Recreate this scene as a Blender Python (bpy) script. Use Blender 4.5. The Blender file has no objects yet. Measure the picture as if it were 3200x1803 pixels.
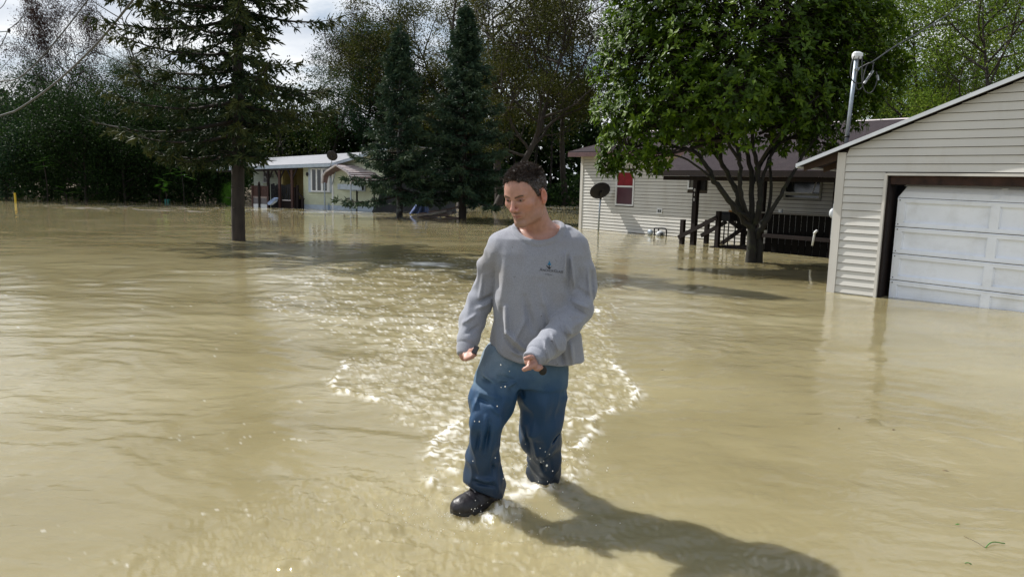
import bpy, math, random
import numpy as np
from mathutils import Vector, Matrix

SC = bpy.context.scene
COL = SC.collection
RNG = np.random.default_rng(7)
random.seed(7)

# ------------------------------------------------------------------ camera
FPX, CAMH, ROLL = 2300.0, 1.4, 0.025
PITCH = math.atan(326 / FPX)
cam_data = bpy.data.cameras.new('camera')
cam_data.lens = FPX * 36 / 3200
cam_data.sensor_width = 36
cam_data.clip_start = 0.05
cam_data.clip_end = 3000
cam = bpy.data.objects.new('camera', cam_data)
COL.objects.link(cam)
cam.location = (0, 0, CAMH)
cam.rotation_mode = 'XYZ'
cam.matrix_world = (Matrix.Translation((0, 0, CAMH)) @ Matrix.Rotation(math.pi / 2 - PITCH, 4, 'X')
                    @ Matrix.Rotation(ROLL, 4, 'Z'))
SC.camera = cam

# ------------------------------------------------------------------ light
SUN_AZ = math.radians(-55)      # measured from +Y towards +X: the sun stands beyond the man, to the left
SUN_EL = math.radians(46)
world = bpy.data.worlds.new('World')
SC.world = world
world.use_nodes = True
SC.view_settings.view_transform = 'Standard'
SC.view_settings.look = 'None'
SC.view_settings.exposure = 0.42
SC.view_settings.gamma = 1.0
SC.view_settings.use_curve_mapping = False
SKY_STRENGTH = 0.064


def build_world():
    nt = world.node_tree
    nt.nodes.clear()
    N, L = nt.nodes.new, nt.links.new
    sky = N('ShaderNodeTexSky')
    sky.sky_type = 'NISHITA'
    sky.sun_disc = False
    sky.sun_elevation = SUN_EL
    sky.sun_rotation = SUN_AZ
    sky.air_density = 1.0
    sky.dust_density = 0.6
    tc = N('ShaderNodeTexCoord')
    sep = N('ShaderNodeSeparateXYZ'); L(tc.outputs['Generated'], sep.inputs[0])
    mz = N('ShaderNodeMath'); mz.operation = 'MAXIMUM'; L(sep.outputs['Z'], mz.inputs[0]); mz.inputs[1].default_value = 0.0
    az = N('ShaderNodeMath'); az.operation = 'ADD'; L(mz.outputs[0], az.inputs[0]); az.inputs[1].default_value = 0.16
    dv = N('ShaderNodeVectorMath'); dv.operation = 'DIVIDE'; L(tc.outputs['Generated'], dv.inputs[0])
    cb = N('ShaderNodeCombineXYZ')
    for i in range(3):
        L(az.outputs[0], cb.inputs[i])
    L(cb.outputs[0], dv.inputs[1])
    n1 = N('ShaderNodeTexNoise'); n1.inputs['Scale'].default_value = 0.85; n1.inputs['Detail'].default_value = 9
    n1.inputs['Roughness'].default_value = 0.58
    mp = N('ShaderNodeMapping'); mp.inputs['Location'].default_value = (3.1, 1.7, 0)
    L(dv.outputs[0], mp.inputs[0]); L(mp.outputs[0], n1.inputs['Vector'])
    ramp = N('ShaderNodeValToRGB'); ramp.color_ramp.elements[0].position = 0.39; ramp.color_ramp.elements[1].position = 0.50
    L(n1.outputs['Fac'], ramp.inputs[0])
    n2 = N('ShaderNodeTexNoise'); n2.inputs['Scale'].default_value = 2.1; n2.inputs['Detail'].default_value = 7
    L(mp.outputs[0], n2.inputs['Vector'])
    cr = N('ShaderNodeValToRGB')
    cr.color_ramp.elements[0].position = 0.36; cr.color_ramp.elements[0].color = (7.6, 8.4, 9.6, 1)
    cr.color_ramp.elements[1].position = 0.62; cr.color_ramp.elements[1].color = (12.2, 12.5, 12.8, 1)
    L(n2.outputs['Fac'], cr.inputs[0])
    mix = N('ShaderNodeMix'); mix.data_type = 'RGBA'
    L(ramp.outputs[0], mix.inputs[0]); L(sky.outputs[0], mix.inputs[6]); L(cr.outputs[0], mix.inputs[7])
    bg = N('ShaderNodeBackground'); bg.inputs['Strength'].default_value = SKY_STRENGTH
    L(mix.outputs[2], bg.inputs['Color'])
    out = N('ShaderNodeOutputWorld'); L(bg.outputs[0], out.inputs[0])


build_world()
sun_data = bpy.data.lights.new('sun', 'SUN')
sun_data.energy = 5.0
sun_data.angle = math.radians(0.5)
sun_data.color = (1.0, 0.96, 0.90)
sun = bpy.data.objects.new('sun', sun_data)
COL.objects.link(sun)
SUNV = Vector((math.sin(SUN_AZ) * math.cos(SUN_EL), math.cos(SUN_AZ) * math.cos(SUN_EL), math.sin(SUN_EL)))
sun.rotation_euler = SUNV.to_track_quat('Z', 'Y').to_euler()
sun.location = (0, 0, 30)


# ------------------------------------------------------------------ measuring helpers
def ray(px, py):
    x = (px - 1600) / FPX
    y = -(py - 901.5) / FPX
    c, s = math.cos(ROLL), math.sin(ROLL)
    X, Y = c * x - s * y, s * x + c * y
    return np.array([X, math.cos(PITCH) + Y * math.sin(PITCH), -math.sin(PITCH) + Y * math.cos(PITCH)])


CAMP = np.array([0, 0, CAMH])


def ground(px, py, z=0.0):
    r = ray(px, py)
    return CAMP + r * ((z - CAMH) / r[2])


def at(px, py, Y):
    r = ray(px, py)
    return CAMP + r * (Y / r[1])


class Frame:
    """an upright wall: s runs along it, off stands out towards the viewer, z is height"""
    def __init__(self, o, u):
        self.o = np.array([o[0], o[1], 0.0])
        u = np.array([u[0], u[1], 0.0]); self.u = u / np.linalg.norm(u)
        self.n = np.array([self.u[1], -self.u[0], 0.0])
        if np.dot(self.n, -self.o) < 0:
            self.n = -self.n

    def p(self, s, off, z):
        return self.o + self.u * s + self.n * off + np.array([0, 0, z])

    def w(self, px, py, off=0.0):
        r = ray(px, py)
        o = self.o + self.n * off
        t = np.dot(o - CAMP, self.n) / np.dot(r, self.n)
        q = CAMP + r * t
        return float(np.dot(q - o, self.u)), float(q[2])


# ------------------------------------------------------------------ numpy noise
def _h3(i, j, k, seed):
    n = (i * 374761393 + j * 668265263 + k * 2147483647 + seed * 1274126177) & 0xffffffff
    n = ((n ^ (n >> 13)) * 1274126177) & 0xffffffff
    n = (n ^ (n >> 16)) & 0xffff
    return n.astype(np.float32) / 32767.5 - 1.0


def noise3(P, scale=1.0, seed=0):
    Q = np.asarray(P, dtype=np.float32) * scale
    i = np.floor(Q).astype(np.int64)
    f = (Q - i).astype(np.float32)
    u = f * f * (3 - 2 * f)
    r = 0
    for dx in (0, 1):
        wx = u[..., 0] if dx else 1 - u[..., 0]
        for dy in (0, 1):
            wy = u[..., 1] if dy else 1 - u[..., 1]
            for dz in (0, 1):
                wz = u[..., 2] if dz else 1 - u[..., 2]
                r = r + wx * wy * wz * _h3(i[..., 0] + dx, i[..., 1] + dy, i[..., 2] + dz, seed)
    return r


def noise2(X, Y, seed=0):
    i = np.floor(X).astype(np.int64); j = np.floor(Y).astype(np.int64)
    fx = (X - i).astype(np.float32); fy = (Y - j).astype(np.float32)
    ux = fx * fx * fx * (fx * (fx * 6 - 15) + 10); uy = fy * fy * fy * (fy * (fy * 6 - 15) + 10)
    z = np.zeros_like(i)
    a = _h3(i, j, z, seed); b = _h3(i + 1, j, z, seed); c = _h3(i, j + 1, z, seed); d = _h3(i + 1, j + 1, z, seed)
    return (a * (1 - ux) + b * ux) * (1 - uy) + (c * (1 - ux) + d * ux) * uy


def sstep(a, b, x):
    t = np.clip((x - a) / (b - a), 0, 1)
    return t * t * (3 - 2 * t)


# ------------------------------------------------------------------ object helpers
def tag(o, label=None, cat=None, group=None, kind=None):
    if label: o['label'] = label
    if cat: o['category'] = cat
    if group: o['group'] = group
    if kind: o['kind'] = kind
    return o


def empty(name, loc, label, cat, group=None):
    o = bpy.data.objects.new(name, None)
    COL.objects.link(o)
    o.location = Vector([float(v) for v in loc])
    o.empty_display_size = 0.2
    return tag(o, label, cat, group)


def link_mesh(name, me, parent=None, mat=None):
    o = bpy.data.objects.new(name, me)
    COL.objects.link(o)
    if mat is not None:
        me.materials.append(mat)
    if parent is not None:
        o.parent = parent
        if parent.type == 'EMPTY':
            o.matrix_parent_inverse = Matrix.Translation(-parent.location)
    return o


def np_mesh(name, V, F, smooth=False, face_attr=None, vert_attr=None):
    """V (n,3), F (m,3 or 4) arrays"""
    me = bpy.data.meshes.new(name)
    V = np.asarray(V, dtype=np.float32); F = np.asarray(F, dtype=np.int32)
    me.vertices.add(len(V)); me.vertices.foreach_set('co', V.ravel())
    k = F.shape[1]
    me.loops.add(F.size); me.loops.foreach_set('vertex_index', F.ravel())
    me.polygons.add(len(F))
    me.polygons.foreach_set('loop_start', np.arange(0, F.size, k, dtype=np.int32))
    me.polygons.foreach_set('loop_total', np.full(len(F), k, dtype=np.int32))
    me.polygons.foreach_set('use_smooth', np.full(len(F), smooth, dtype=bool))
    me.update(calc_edges=True)
    for nm, arr in (face_attr or {}).items():
        a = me.attributes.new(nm, 'FLOAT', 'FACE'); a.data.foreach_set('value', np.asarray(arr, dtype=np.float32))
    for nm, arr in (vert_attr or {}).items():
        arr = np.asarray(arr, dtype=np.float32)
        if arr.ndim == 1:
            a = me.attributes.new(nm, 'FLOAT', 'POINT'); a.data.foreach_set('value', arr)
        else:
            if arr.shape[1] == 3:
                arr = np.hstack([arr, np.ones((len(arr), 1), np.float32)])
            a = me.attributes.new(nm, 'FLOAT_COLOR', 'POINT'); a.data.foreach_set('color', arr.ravel())
    return me


class MB:
    """collects solids for ONE mesh object"""
    def __init__(self):
        self.v, self.f = [], []

    def add(self, V, F):
        b = len(self.v)
        self.v += [tuple(float(c) for c in p) for p in V]
        self.f += [tuple(i + b for i in q) for q in F]
        return self

    def hexa(self, P):
        """8 corners: bottom ring 0-3, top ring 4-7"""
        return self.add(P, [(0, 3, 2, 1), (4, 5, 6, 7), (0, 1, 5, 4), (1, 2, 6, 5), (2, 3, 7, 6), (3, 0, 4, 7)])

    def box(self, c, size, R=None):
        hx, hy, hz = size[0] / 2, size[1] / 2, size[2] / 2
        P = np.array([(-hx, -hy, -hz), (hx, -hy, -hz), (hx, hy, -hz), (-hx, hy, -hz),
                      (-hx, -hy, hz), (hx, -hy, hz), (hx, hy, hz), (-hx, hy, hz)])
        if R is not None:
            P = P @ np.array(R).T
        return self.hexa(P + np.array(c))

    def fbox(self, fr, s0, s1, o0, o1, z0, z1):
        return self.hexa([fr.p(s0, o0, z0), fr.p(s1, o0, z0), fr.p(s1, o1, z0), fr.p(s0, o1, z0),
                          fr.p(s0, o0, z1), fr.p(s1, o0, z1), fr.p(s1, o1, z1), fr.p(s0, o1, z1)])

    def beam(self, a, b, w, h, up=(0, 0, 1)):
        a = np.array(a, float); b = np.array(b, float)
        d = b - a; d /= np.linalg.norm(d)
        s = np.cross(d, up)
        if np.linalg.norm(s) < 1e-4: s = np.array([1., 0, 0])
        s /= np.linalg.norm(s); t = np.cross(s, d)
        P = [a - s * w / 2 - t * h / 2, a + s * w / 2 - t * h / 2, a + s * w / 2 + t * h / 2, a - s * w / 2 + t * h / 2]
        return self.hexa([*P, *[p + (b - a) for p in P]])

    def tube(self, pts, rad, n=8, cap=True):
        V, F = tube_np(pts, rad, n, cap)
        return self.add(V, F)

    def prism(self, outline, vec):
        """closed outline of 3-d points swept along vec"""
        n = len(outline)
        A = [np.array(p, float) for p in outline]; B = [p + np.array(vec) for p in A]
        F = [tuple(range(n))[::-1], tuple(range(n, 2 * n))] + [(i, (i + 1) % n, (i + 1) % n + n, i + n) for i in range(n)]
        return self.add(A + B, F)

    def ball(self, c, r, nu=10, nv=7):
        c = np.array(c, float); r = np.array(r, float) * np.ones(3)
        V = [c + r * (0, 0, 1)]
        for j in range(1, nv):
            t = math.pi * j / nv
            for i in range(nu):
                a = 2 * math.pi * i / nu
                V.append(c + r * np.array([math.sin(t) * math.cos(a), math.sin(t) * math.sin(a), math.cos(t)]))
        V.append(c - r * (0, 0, 1))
        F = [(0, 1 + i, 1 + (i + 1) % nu) for i in range(nu)]
        for j in range(nv - 2):
            for i in range(nu):
                a = 1 + j * nu + i; b = 1 + j * nu + (i + 1) % nu
                F.append((a, a + nu, b + nu, b))
        l = len(V) - 1; b0 = 1 + (nv - 2) * nu
        F += [(l, b0 + (i + 1) % nu, b0 + i) for i in range(nu)]
        return self.add(V, F)

    def build(self, name, mat, parent=None, smooth=False):
        me = bpy.data.meshes.new(name)
        me.from_pydata(self.v, [], self.f)
        me.update()
        if smooth:
            me.polygons.foreach_set('use_smooth', [True] * len(me.polygons))
        return link_mesh(name, me, parent, mat)


def tube_np(pts, rad, n=6, cap=True):
    pts = np.array(pts, float); m = len(pts)
    rad = np.ones(m) * rad if np.isscalar(rad) else np.array(rad, float)
    T = np.gradient(pts, axis=0) if m > 2 else np.repeat((pts[1] - pts[0])[None], m, 0)
    T /= np.linalg.norm(T, axis=1)[:, None] + 1e-12
    ref = np.array([0, 0, 1.]) if abs(T[0][2]) < .8 else np.array([1., 0, 0])
    V = []
    for i in range(m):
        a = np.cross(T[i], ref); a /= np.linalg.norm(a) + 1e-12
        b = np.cross(T[i], a); ref = np.cross(a, T[i]); 
        for k in range(n):
            t = 2 * math.pi * k / n
            V.append(pts[i] + rad[i] * (math.cos(t) * a + math.sin(t) * b))
    F = []
    for i in range(m - 1):
        for k in range(n):
            F.append((i * n + k, i * n + (k + 1) % n, (i + 1) * n + (k + 1) % n, (i + 1) * n + k))
    if cap:
        F.append(tuple(range(n))[::-1]); F.append(tuple(range((m - 1) * n, m * n)))
    return V, F


# ------------------------------------------------------------------ materials
MATS = {}


def mat(name, col, rough=0.7, spec=0.5, metal=0.0, var=0.12, vscale=6.0, bump=0.0, bscale=60.0, stain=None, stain_amt=0.0,
        stain_scale=1.5, transl=0.0, attr=None, attr_cols=None, stretch=(1, 1, 1), coat=0.0, vec='Object'):
    """procedural surface: base colour with noise mottling, optional stains, bump"""
    m = bpy.data.materials.new(name); m.use_nodes = True
    nt = m.node_tree; N, L = nt.nodes.new, nt.links.new
    nt.nodes.clear()
    out = N('ShaderNodeOutputMaterial')
    b = N('ShaderNodeBsdfPrincipled')
    b.inputs['Roughness'].default_value = rough
    b.inputs['Specular IOR Level'].default_value = spec
    b.inputs['Metallic'].default_value = metal
    b.inputs['Coat Weight'].default_value = coat
    tc = N('ShaderNodeTexCoord')
    mp = N('ShaderNodeMapping'); mp.inputs['Scale'].default_value = stretch
    L(tc.outputs[vec], mp.inputs[0])
    n = N('ShaderNodeTexNoise'); n.inputs['Scale'].default_value = vscale; n.inputs['Detail'].default_value = 5
    L(mp.outputs[0], n.inputs['Vector'])
    if attr:
        at_ = N('ShaderNodeAttribute'); at_.attribute_name = attr
        r = N('ShaderNodeValToRGB')
        els = r.color_ramp.elements
        for i, c in enumerate(attr_cols):
            p = i / (len(attr_cols) - 1)
            e = els[i] if i < 2 and len(attr_cols) == 2 else (els[0] if i == 0 else (els[-1] if i == len(attr_cols) - 1 else els.new(p)))
            e.position = p; e.color = (*c, 1)
        L(at_.outputs['Fac'], r.inputs[0])
        base = r.outputs[0]
    else:
        rgb = N('ShaderNodeRGB'); rgb.outputs[0].default_value = (*col, 1); base = rgb.outputs[0]
    mr = N('ShaderNodeMapRange'); mr.inputs['From Min'].default_value = .3; mr.inputs['From Max'].default_value = .7
    mr.inputs['To Min'].default_value = 1 - var; mr.inputs['To Max'].default_value = 1 + var
    L(n.outputs['Fac'], mr.inputs['Value'])
    mx = N('ShaderNodeVectorMath'); mx.operation = 'SCALE'; L(base, mx.inputs[0]); L(mr.outputs[0], mx.inputs['Scale'])
    c = mx.outputs[0]
    if stain is not None:
        n3 = N('ShaderNodeTexNoise'); n3.inputs['Scale'].default_value = stain_scale; n3.inputs['Detail'].default_value = 8
        n3.inputs['Roughness'].default_value = .65
        L(mp.outputs[0], n3.inputs['Vector'])
        r3 = N('ShaderNodeMapRange'); r3.inputs['From Min'].default_value = .5; r3.inputs['From Max'].default_value = .72
        r3.inputs['To Max'].default_value = stain_amt
        L(n3.outputs['Fac'], r3.inputs['Value'])
        m2 = N('ShaderNodeMix'); m2.data_type = 'RGBA'
        L(r3.outputs[0], m2.inputs[0]); L(c, m2.inputs[6]); m2.inputs[7].default_value = (*stain, 1)
        c = m2.outputs[2]
    L(c, b.inputs['Base Color'])
    if bump:
        nb = N('ShaderNodeTexNoise'); nb.inputs['Scale'].default_value = bscale; nb.inputs['Detail'].default_value = 4
        L(mp.outputs[0], nb.inputs['Vector'])
        bp = N('ShaderNodeBump'); bp.inputs['Strength'].default_value = 1.0; bp.inputs['Distance'].default_value = bump
        L(nb.outputs['Fac'], bp.inputs['Height']); L(bp.outputs[0], b.inputs['Normal'])
    if transl > 0:
        tr = N('ShaderNodeBsdfTranslucent'); L(c, tr.inputs['Color'])
        ms = N('ShaderNodeMixShader'); ms.inputs[0].default_value = transl
        L(b.outputs[0], ms.inputs[1]); L(tr.outputs[0], ms.inputs[2]); L(ms.outputs[0], out.inputs[0])
    else:
        L(b.outputs[0], out.inputs[0])
    MATS[name] = m
    return m
# ------------------------------------------------------------------ flood water
MAN_X, MAN_Y = 0.06, 3.15


def water_material():
    m = bpy.data.materials.new('muddy_water'); m.use_nodes = True
    nt = m.node_tree; N, L = nt.nodes.new, nt.links.new
    b = nt.nodes['Principled BSDF']
    b.inputs['Roughness'].default_value = 0.06
    b.inputs['IOR'].default_value = 1.33
    b.subsurface_method = 'BURLEY'
    b.inputs['Subsurface Weight'].default_value = .95; b.inputs['Subsurface Radius'].default_value = (1.0, .85, .55); b.inputs['Subsurface Scale'].default_value = .11
    tc = N('ShaderNodeTexCoord')
    n1 = N('ShaderNodeTexNoise'); n1.inputs['Scale'].default_value = 0.55; n1.inputs['Detail'].default_value = 6
    mp = N('ShaderNodeMapping'); mp.inputs['Scale'].default_value = (0.6, 1.0, 1)
    L(tc.outputs['Object'], mp.inputs[0]); L(mp.outputs[0], n1.inputs['Vector'])
    r = N('ShaderNodeValToRGB')
    r.color_ramp.elements[0].position = .3; r.color_ramp.elements[0].color = (0.182, 0.154, 0.078, 1)
    r.color_ramp.elements[1].position = .72; r.color_ramp.elements[1].color = (0.300, 0.264, 0.152, 1)
    L(n1.outputs['Fac'], r.inputs[0])
    a = N('ShaderNodeAttribute'); a.attribute_name = 'foam'
    mx = N('ShaderNodeMix'); mx.data_type = 'RGBA'
    L(a.outputs['Fac'], mx.inputs[0]); L(r.outputs[0], mx.inputs[6]); mx.inputs[7].default_value = (.76, .75, .70, 1)
    L(mx.outputs[2], b.inputs['Base Color'])
    # small capillary ripples
    mp2 = N('ShaderNodeMapping'); mp2.inputs['Scale'].default_value = (0.55, 1.0, 1)
    L(tc.outputs['Object'], mp2.inputs[0])
    n2 = N('ShaderNodeTexNoise'); n2.inputs['Scale'].default_value = 16; n2.inputs['Detail'].default_value = 4; n2.inputs['Distortion'].default_value = .6
    L(mp2.outputs[0], n2.inputs['Vector'])
    n3 = N('ShaderNodeTexNoise'); n3.inputs['Scale'].default_value = 3.2; n3.inputs['Detail'].default_value = 3
    L(mp2.outputs[0], n3.inputs['Vector'])
    b1 = N('ShaderNodeBump'); b1.inputs['Distance'].default_value = .0042; L(n2.outputs['Fac'], b1.inputs['Height'])
    b2 = N('ShaderNodeBump'); b2.inputs['Distance'].default_value = .009; L(n3.outputs['Fac'], b2.inputs['Height'])
    ch = N('ShaderNodeAttribute'); ch.attribute_name = 'chop'; L(ch.outputs['Fac'], b1.inputs['Strength']); L(ch.outputs['Fac'], b2.inputs['Strength'])
    L(b1.outputs[0], b2.inputs['Normal']); L(b2.outputs[0], b.inputs['Normal'])
    return m


def seg_dist(X, Y, pts):
    d = np.full(X.shape, 1e9, np.float32)
    for (x0, y0), (x1, y1) in zip(pts[:-1], pts[1:]):
        dx, dy = x1 - x0, y1 - y0
        t = np.clip(((X - x0) * dx + (Y - y0) * dy) / (dx * dx + dy * dy + 1e-9), 0, 1)
        d = np.minimum(d, np.hypot(X - x0 - t * dx, Y - y0 - t * dy))
    return d


def poly_mask(X, Y, pts, soft):
    """soft-edged inside test"""
    inside = np.zeros(X.shape, bool)
    n = len(pts)
    for i in range(n):
        x0, y0 = pts[i]; x1, y1 = pts[(i + 1) % n]
        c = ((y0 > Y) != (y1 > Y)) & (X < (x1 - x0) * (Y - y0) / (y1 - y0 + 1e-9) + x0)
        inside ^= c
    d = seg_dist(X, Y, list(pts) + [pts[0]])
    sd = np.where(inside, d, -d)
    return sstep(-soft, soft, sd)


def g2(px, py):
    p = ground(px, py); return (p[0], p[1])


def ridged(X, Y, s):
    return 1 - np.abs(noise2(X, Y, s)) * 2


def water_height(X, Y):
    r = np.hypot(X, Y)
    wx = X + .35 * noise2(X * .8, Y * .8, 41); wy = Y + .3 * noise2(X * .9, Y * .9, 42)
    h = .010 * noise2(wx * .9, wy * 1.7, 1) + .0065 * noise2(wx * 2.3, wy * 4.4, 2) + .0042 * noise2(wx * 5 + wy, wy * 10, 3)
    h += .0020 * noise2(wx * 11, wy * 22, 4) * sstep(14, 5, r)
    calm = sstep(1.0, 3.0, X - .2 * Y) * sstep(16, 11, Y)          # quieter lee to the right
    h *= 1 - .62 * calm
    chop = 1 - .72 * calm
    dist = sstep(6, 15, r)
    far_ = sstep(9, 28, r)
    h *= (1 - .5 * dist) * (1 - .5 * far_)
    chop = chop * (1 - .65 * dist) * (1 - .6 * far_)
    # churned wake around and behind the man
    wake = poly_mask(X + .10 * noise2(X * 5, Y * 5, 5), Y + .10 * noise2(X * 5, Y * 5, 6),
                     [g2(1350, 1450), g2(1420, 1380), g2(1060, 1225), g2(1120, 1130), g2(1350, 1000), g2(1500, 900),
                      g2(1900, 960), g2(1930, 1120), g2(1985, 1225), g2(1850, 1300), g2(1800, 1400), g2(1780, 1500), g2(1500, 1560)], .07)
    front = poly_mask(X + .12 * noise2(X * 4, Y * 4, 7), Y + .12 * noise2(X * 4, Y * 4, 8),
                      [g2(1400, 1470), g2(1150, 1480), g2(700, 1600), g2(250, 1760), g2(-100, 2000), g2(2000, 2000), g2(1900, 1760),
                       g2(1750, 1640), g2(1650, 1600)], .14)
    far = poly_mask(X + .3 * noise2(X * 2, Y * 2, 9), Y + .3 * noise2(X * 2, Y * 2, 10),
                    [g2(1100, 1100), g2(850, 960), g2(950, 850), g2(1300, 790), g2(1500, 800), g2(1900, 860), g2(1960, 1000)], .3)
    t = ridged(X * 9, Y * 12, 11) * .5 + ridged(X * 18, Y * 22, 12) * .32 + ridged(X * 37, Y * 45, 13) * .2
    blob = np.maximum(0, noise2(X * 13, Y * 15, 14) - .15)
    blob2 = np.maximum(0, noise2(X * 26, Y * 30, 15) - .1)
    close = np.exp(-(((X - .02) ** 2 + (Y - 3.2) ** 2) / .35))
    h += wake * (.0090 * t + .016 * blob * (.25 + close) + .009 * blob2 + .0042 * noise2(X * 52, Y * 60, 20) + .0026 * noise2(X * 95, Y * 110, 24))
    fr2 = front * sstep(-2.2, -.4, X + .2)
    h += front * (.0034 * t) + fr2 * (.024 * np.maximum(0, noise2(X * 11, Y * 13, 16) - .45) + .008 * np.maximum(0, noise2(X * 30, Y * 34, 17) - .25) + .0028 * noise2(X * 110, Y * 110, 25)
                                      + .0036 * noise2(X * 60, Y * 60, 18))
    h += far * (.007 * t + .012 * noise2(X * 3.3, Y * 5.5, 19))
    foam = np.zeros(X.shape, np.float32)
    f0 = noise2(X * 30, Y * 38, 21) + .7 * noise2(X * 70, Y * 90, 22) + .5 * noise2(X * 9, Y * 12, 23)
    foam += wake * sstep(-.1, 1.6, f0 + .5 * t) * (.42 + .35 * close)
    foam += fr2 * sstep(.9, 2.0, f0 + .3 * t) * .22
    foam += far * sstep(.75, 1.3, f0 + .5 * t) * .5
    # crest lines of the bow wave
    for line, wdt, amp in (
            ([g2(1045, 1180), g2(1040, 1205), g2(1075, 1232), g2(1140, 1243), g2(1190, 1255)], .022, .028),
            ([g2(1045, 1180), g2(1070, 1160), g2(1100, 1120), g2(1060, 1140)], .02, .014),
            ([g2(1990, 1228), g2(1960, 1268), g2(1880, 1292), g2(1800, 1320)], .022, .024),
            ([g2(1900, 1130), g2(1960, 1180), g2(1990, 1228)], .02, .014),
            ([g2(1850, 1310), g2(1850, 1350), g2(1790, 1400), g2(1790, 1470), g2(1790, 1510)], .022, .022),
            ([g2(1350, 1440), g2(1350, 1400), g2(1400, 1340), g2(1460, 1320)], .025, .022),
            ([g2(1350, 1500), g2(1370, 1525), g2(1440, 1530)], .02, .018)):
        d = seg_dist(X + .02 * noise2(X * 14, Y * 14, 31), Y + .02 * noise2(X * 14, Y * 14, 32), line)
        e = np.exp(-(d / wdt) ** 2); e2 = np.exp(-(d / (wdt * 2.6)) ** 2)
        h += amp * .7 * e * (.7 + .4 * noise2(X * 30, Y * 30, 33))
        foam += (e * .7 + e2 * .35) * sstep(-.2, .8, f0) * .9
    # splash round the shoe and the back leg
    for cx, cy, rr, a in ((*g2(1580, 1592), .055, .03), (*g2(1530, 1620), .05, .018), (*g2(1700, 1512), .07, .018), (*g2(1455, 1620), .05, .012)):
        d = np.hypot(X - cx, Y - cy)
        e = np.exp(-(d / rr) ** 2)
        h += a * e * (.5 + noise2(X * 45, Y * 45, 35) + .5 * noise2(X * 90, Y * 90, 36))
        foam += e * sstep(-.3, .5, f0 + .2) * 1.2
    # far streaks of froth on the current
    str_ = noise2(X * .7, Y * 3.5, 51) + .6 * noise2(X * 2.1, Y * 9, 52)
    bandy = sstep(27, 30, Y) * sstep(36.5, 34, Y) * sstep(-22, -18, X) * sstep(-4, -7, X)
    foam += bandy * sstep(.55, .95, str_ + .6 * noise2(X * 3, Y * 6, 53)) * .8
    band2 = sstep(34, 44, Y) * sstep(-5, -2, X)
    foam += band2 * sstep(.2, .7, str_) * .6
    mid = sstep(12.0, 12.3, Y) * sstep(13.0, 12.7, Y) * sstep(-1.9, -1.6, X) * sstep(-.9, -1.2, X)
    foam += mid * sstep(.35, .6, str_ + .3) * .8
    near_l = sstep(16, 9, r) * sstep(1.2, -1.0, X) * (1 - wake)
    foam += near_l * sstep(1.7, 2.0, f0 + .5 * str_) * .3
    # rings spreading from drops
    for px, py, R0, k, a in ((1850, 1400, .10, 190, 1.0), (2395, 1558, .085, 170, 1.3), (2340, 1490, .09, 170, .7), (2560, 1545, .055, 200, .7),
                             (2190, 1560, .13, 150, .8), (2310, 1660, .14, 140, .9), (2180, 1690, .13, 150, 1.0), (2420, 1760, .12, 170, 1.4),
                             (2090, 1740, .12, 170, 1.1), (2270, 1780, .1, 190, 1.2), (1990, 1660, .12, 150, .8), (1960, 1550, .14, 130, .7),
                             (430, 1720, .08, 170, .8), (560, 1640, .07, 170, .8), (800, 1580, .07, 170, .7), (730, 1640, .06, 180, .6),
                             (2030, 1640, .09, 190, .9), (1920, 1720, .1, 170, .8)):
        cx, cy = g2(px, py)
        d = np.hypot(X - cx, Y - cy)
        h += a * .0012 * np.sin(d * k + 2 * noise2(X * 20, Y * 20, 57)) * np.exp(-((d - R0 * .55) / (R0 * .55)) ** 2)
    fine = sstep(5.5, 3, r) * sstep(-.2, .5, X) * sstep(2.4, 1.2, X)
    h += fine * .0015 * noise2(X * 34 + Y * 9, Y * 60, 55)
    chop = np.clip(chop + wake + front * .5, 0, 1.3) * (1 - .35 * fine)
    return h, np.clip(foam, 0, 1), chop


def build_water():
    nr = 640
    rr = np.concatenate([[0.02, .3], np.geomspace(.9, 90, nr), [160, 400, 900]])
    half = math.radians(38)
    th = np.concatenate([np.linspace(-math.pi, -half, 24)[:-1], np.linspace(-half, half, 560), np.linspace(half, math.pi, 24)[1:]])
    R, T = np.meshgrid(rr, th, indexing='ij')
    X = (R * np.sin(T)).astype(np.float64); Y = (R * np.cos(T)).astype(np.float64)
    h, foam, chop = water_height(X, Y)
    h = h * sstep(140, 60, R)
    a, b = X.shape
    V = np.stack([X, Y, h], -1).reshape(-1, 3)
    I = np.arange(a * b).reshape(a, b)
    F = np.stack([I[:-1, :-1], I[:-1, 1:], I[1:, 1:], I[1:, :-1]], -1).reshape(-1, 4)
    F = F[:, ::-1]
    me = np_mesh('flood_water', V, F, smooth=True, vert_attr={'foam': foam.ravel(), 'chop': chop.ravel()})
    o = link_mesh('flood_water', me, None, water_material())
    tag(o, 'muddy brown flood water covering the yard and road', kind='structure')
    # the drowned ground beneath and the low bank under the woods
    g = MB()
    g.add([(-900, -900, -.45), (900, -900, -.45), (900, 900, -.45), (-900, 900, -.45)], [(0, 1, 2, 3)])
    tag(g.build('ground', mat('mud', (.10, .075, .04), rough=.9)), 'flooded muddy ground under the water', kind='structure')


build_water()


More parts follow.
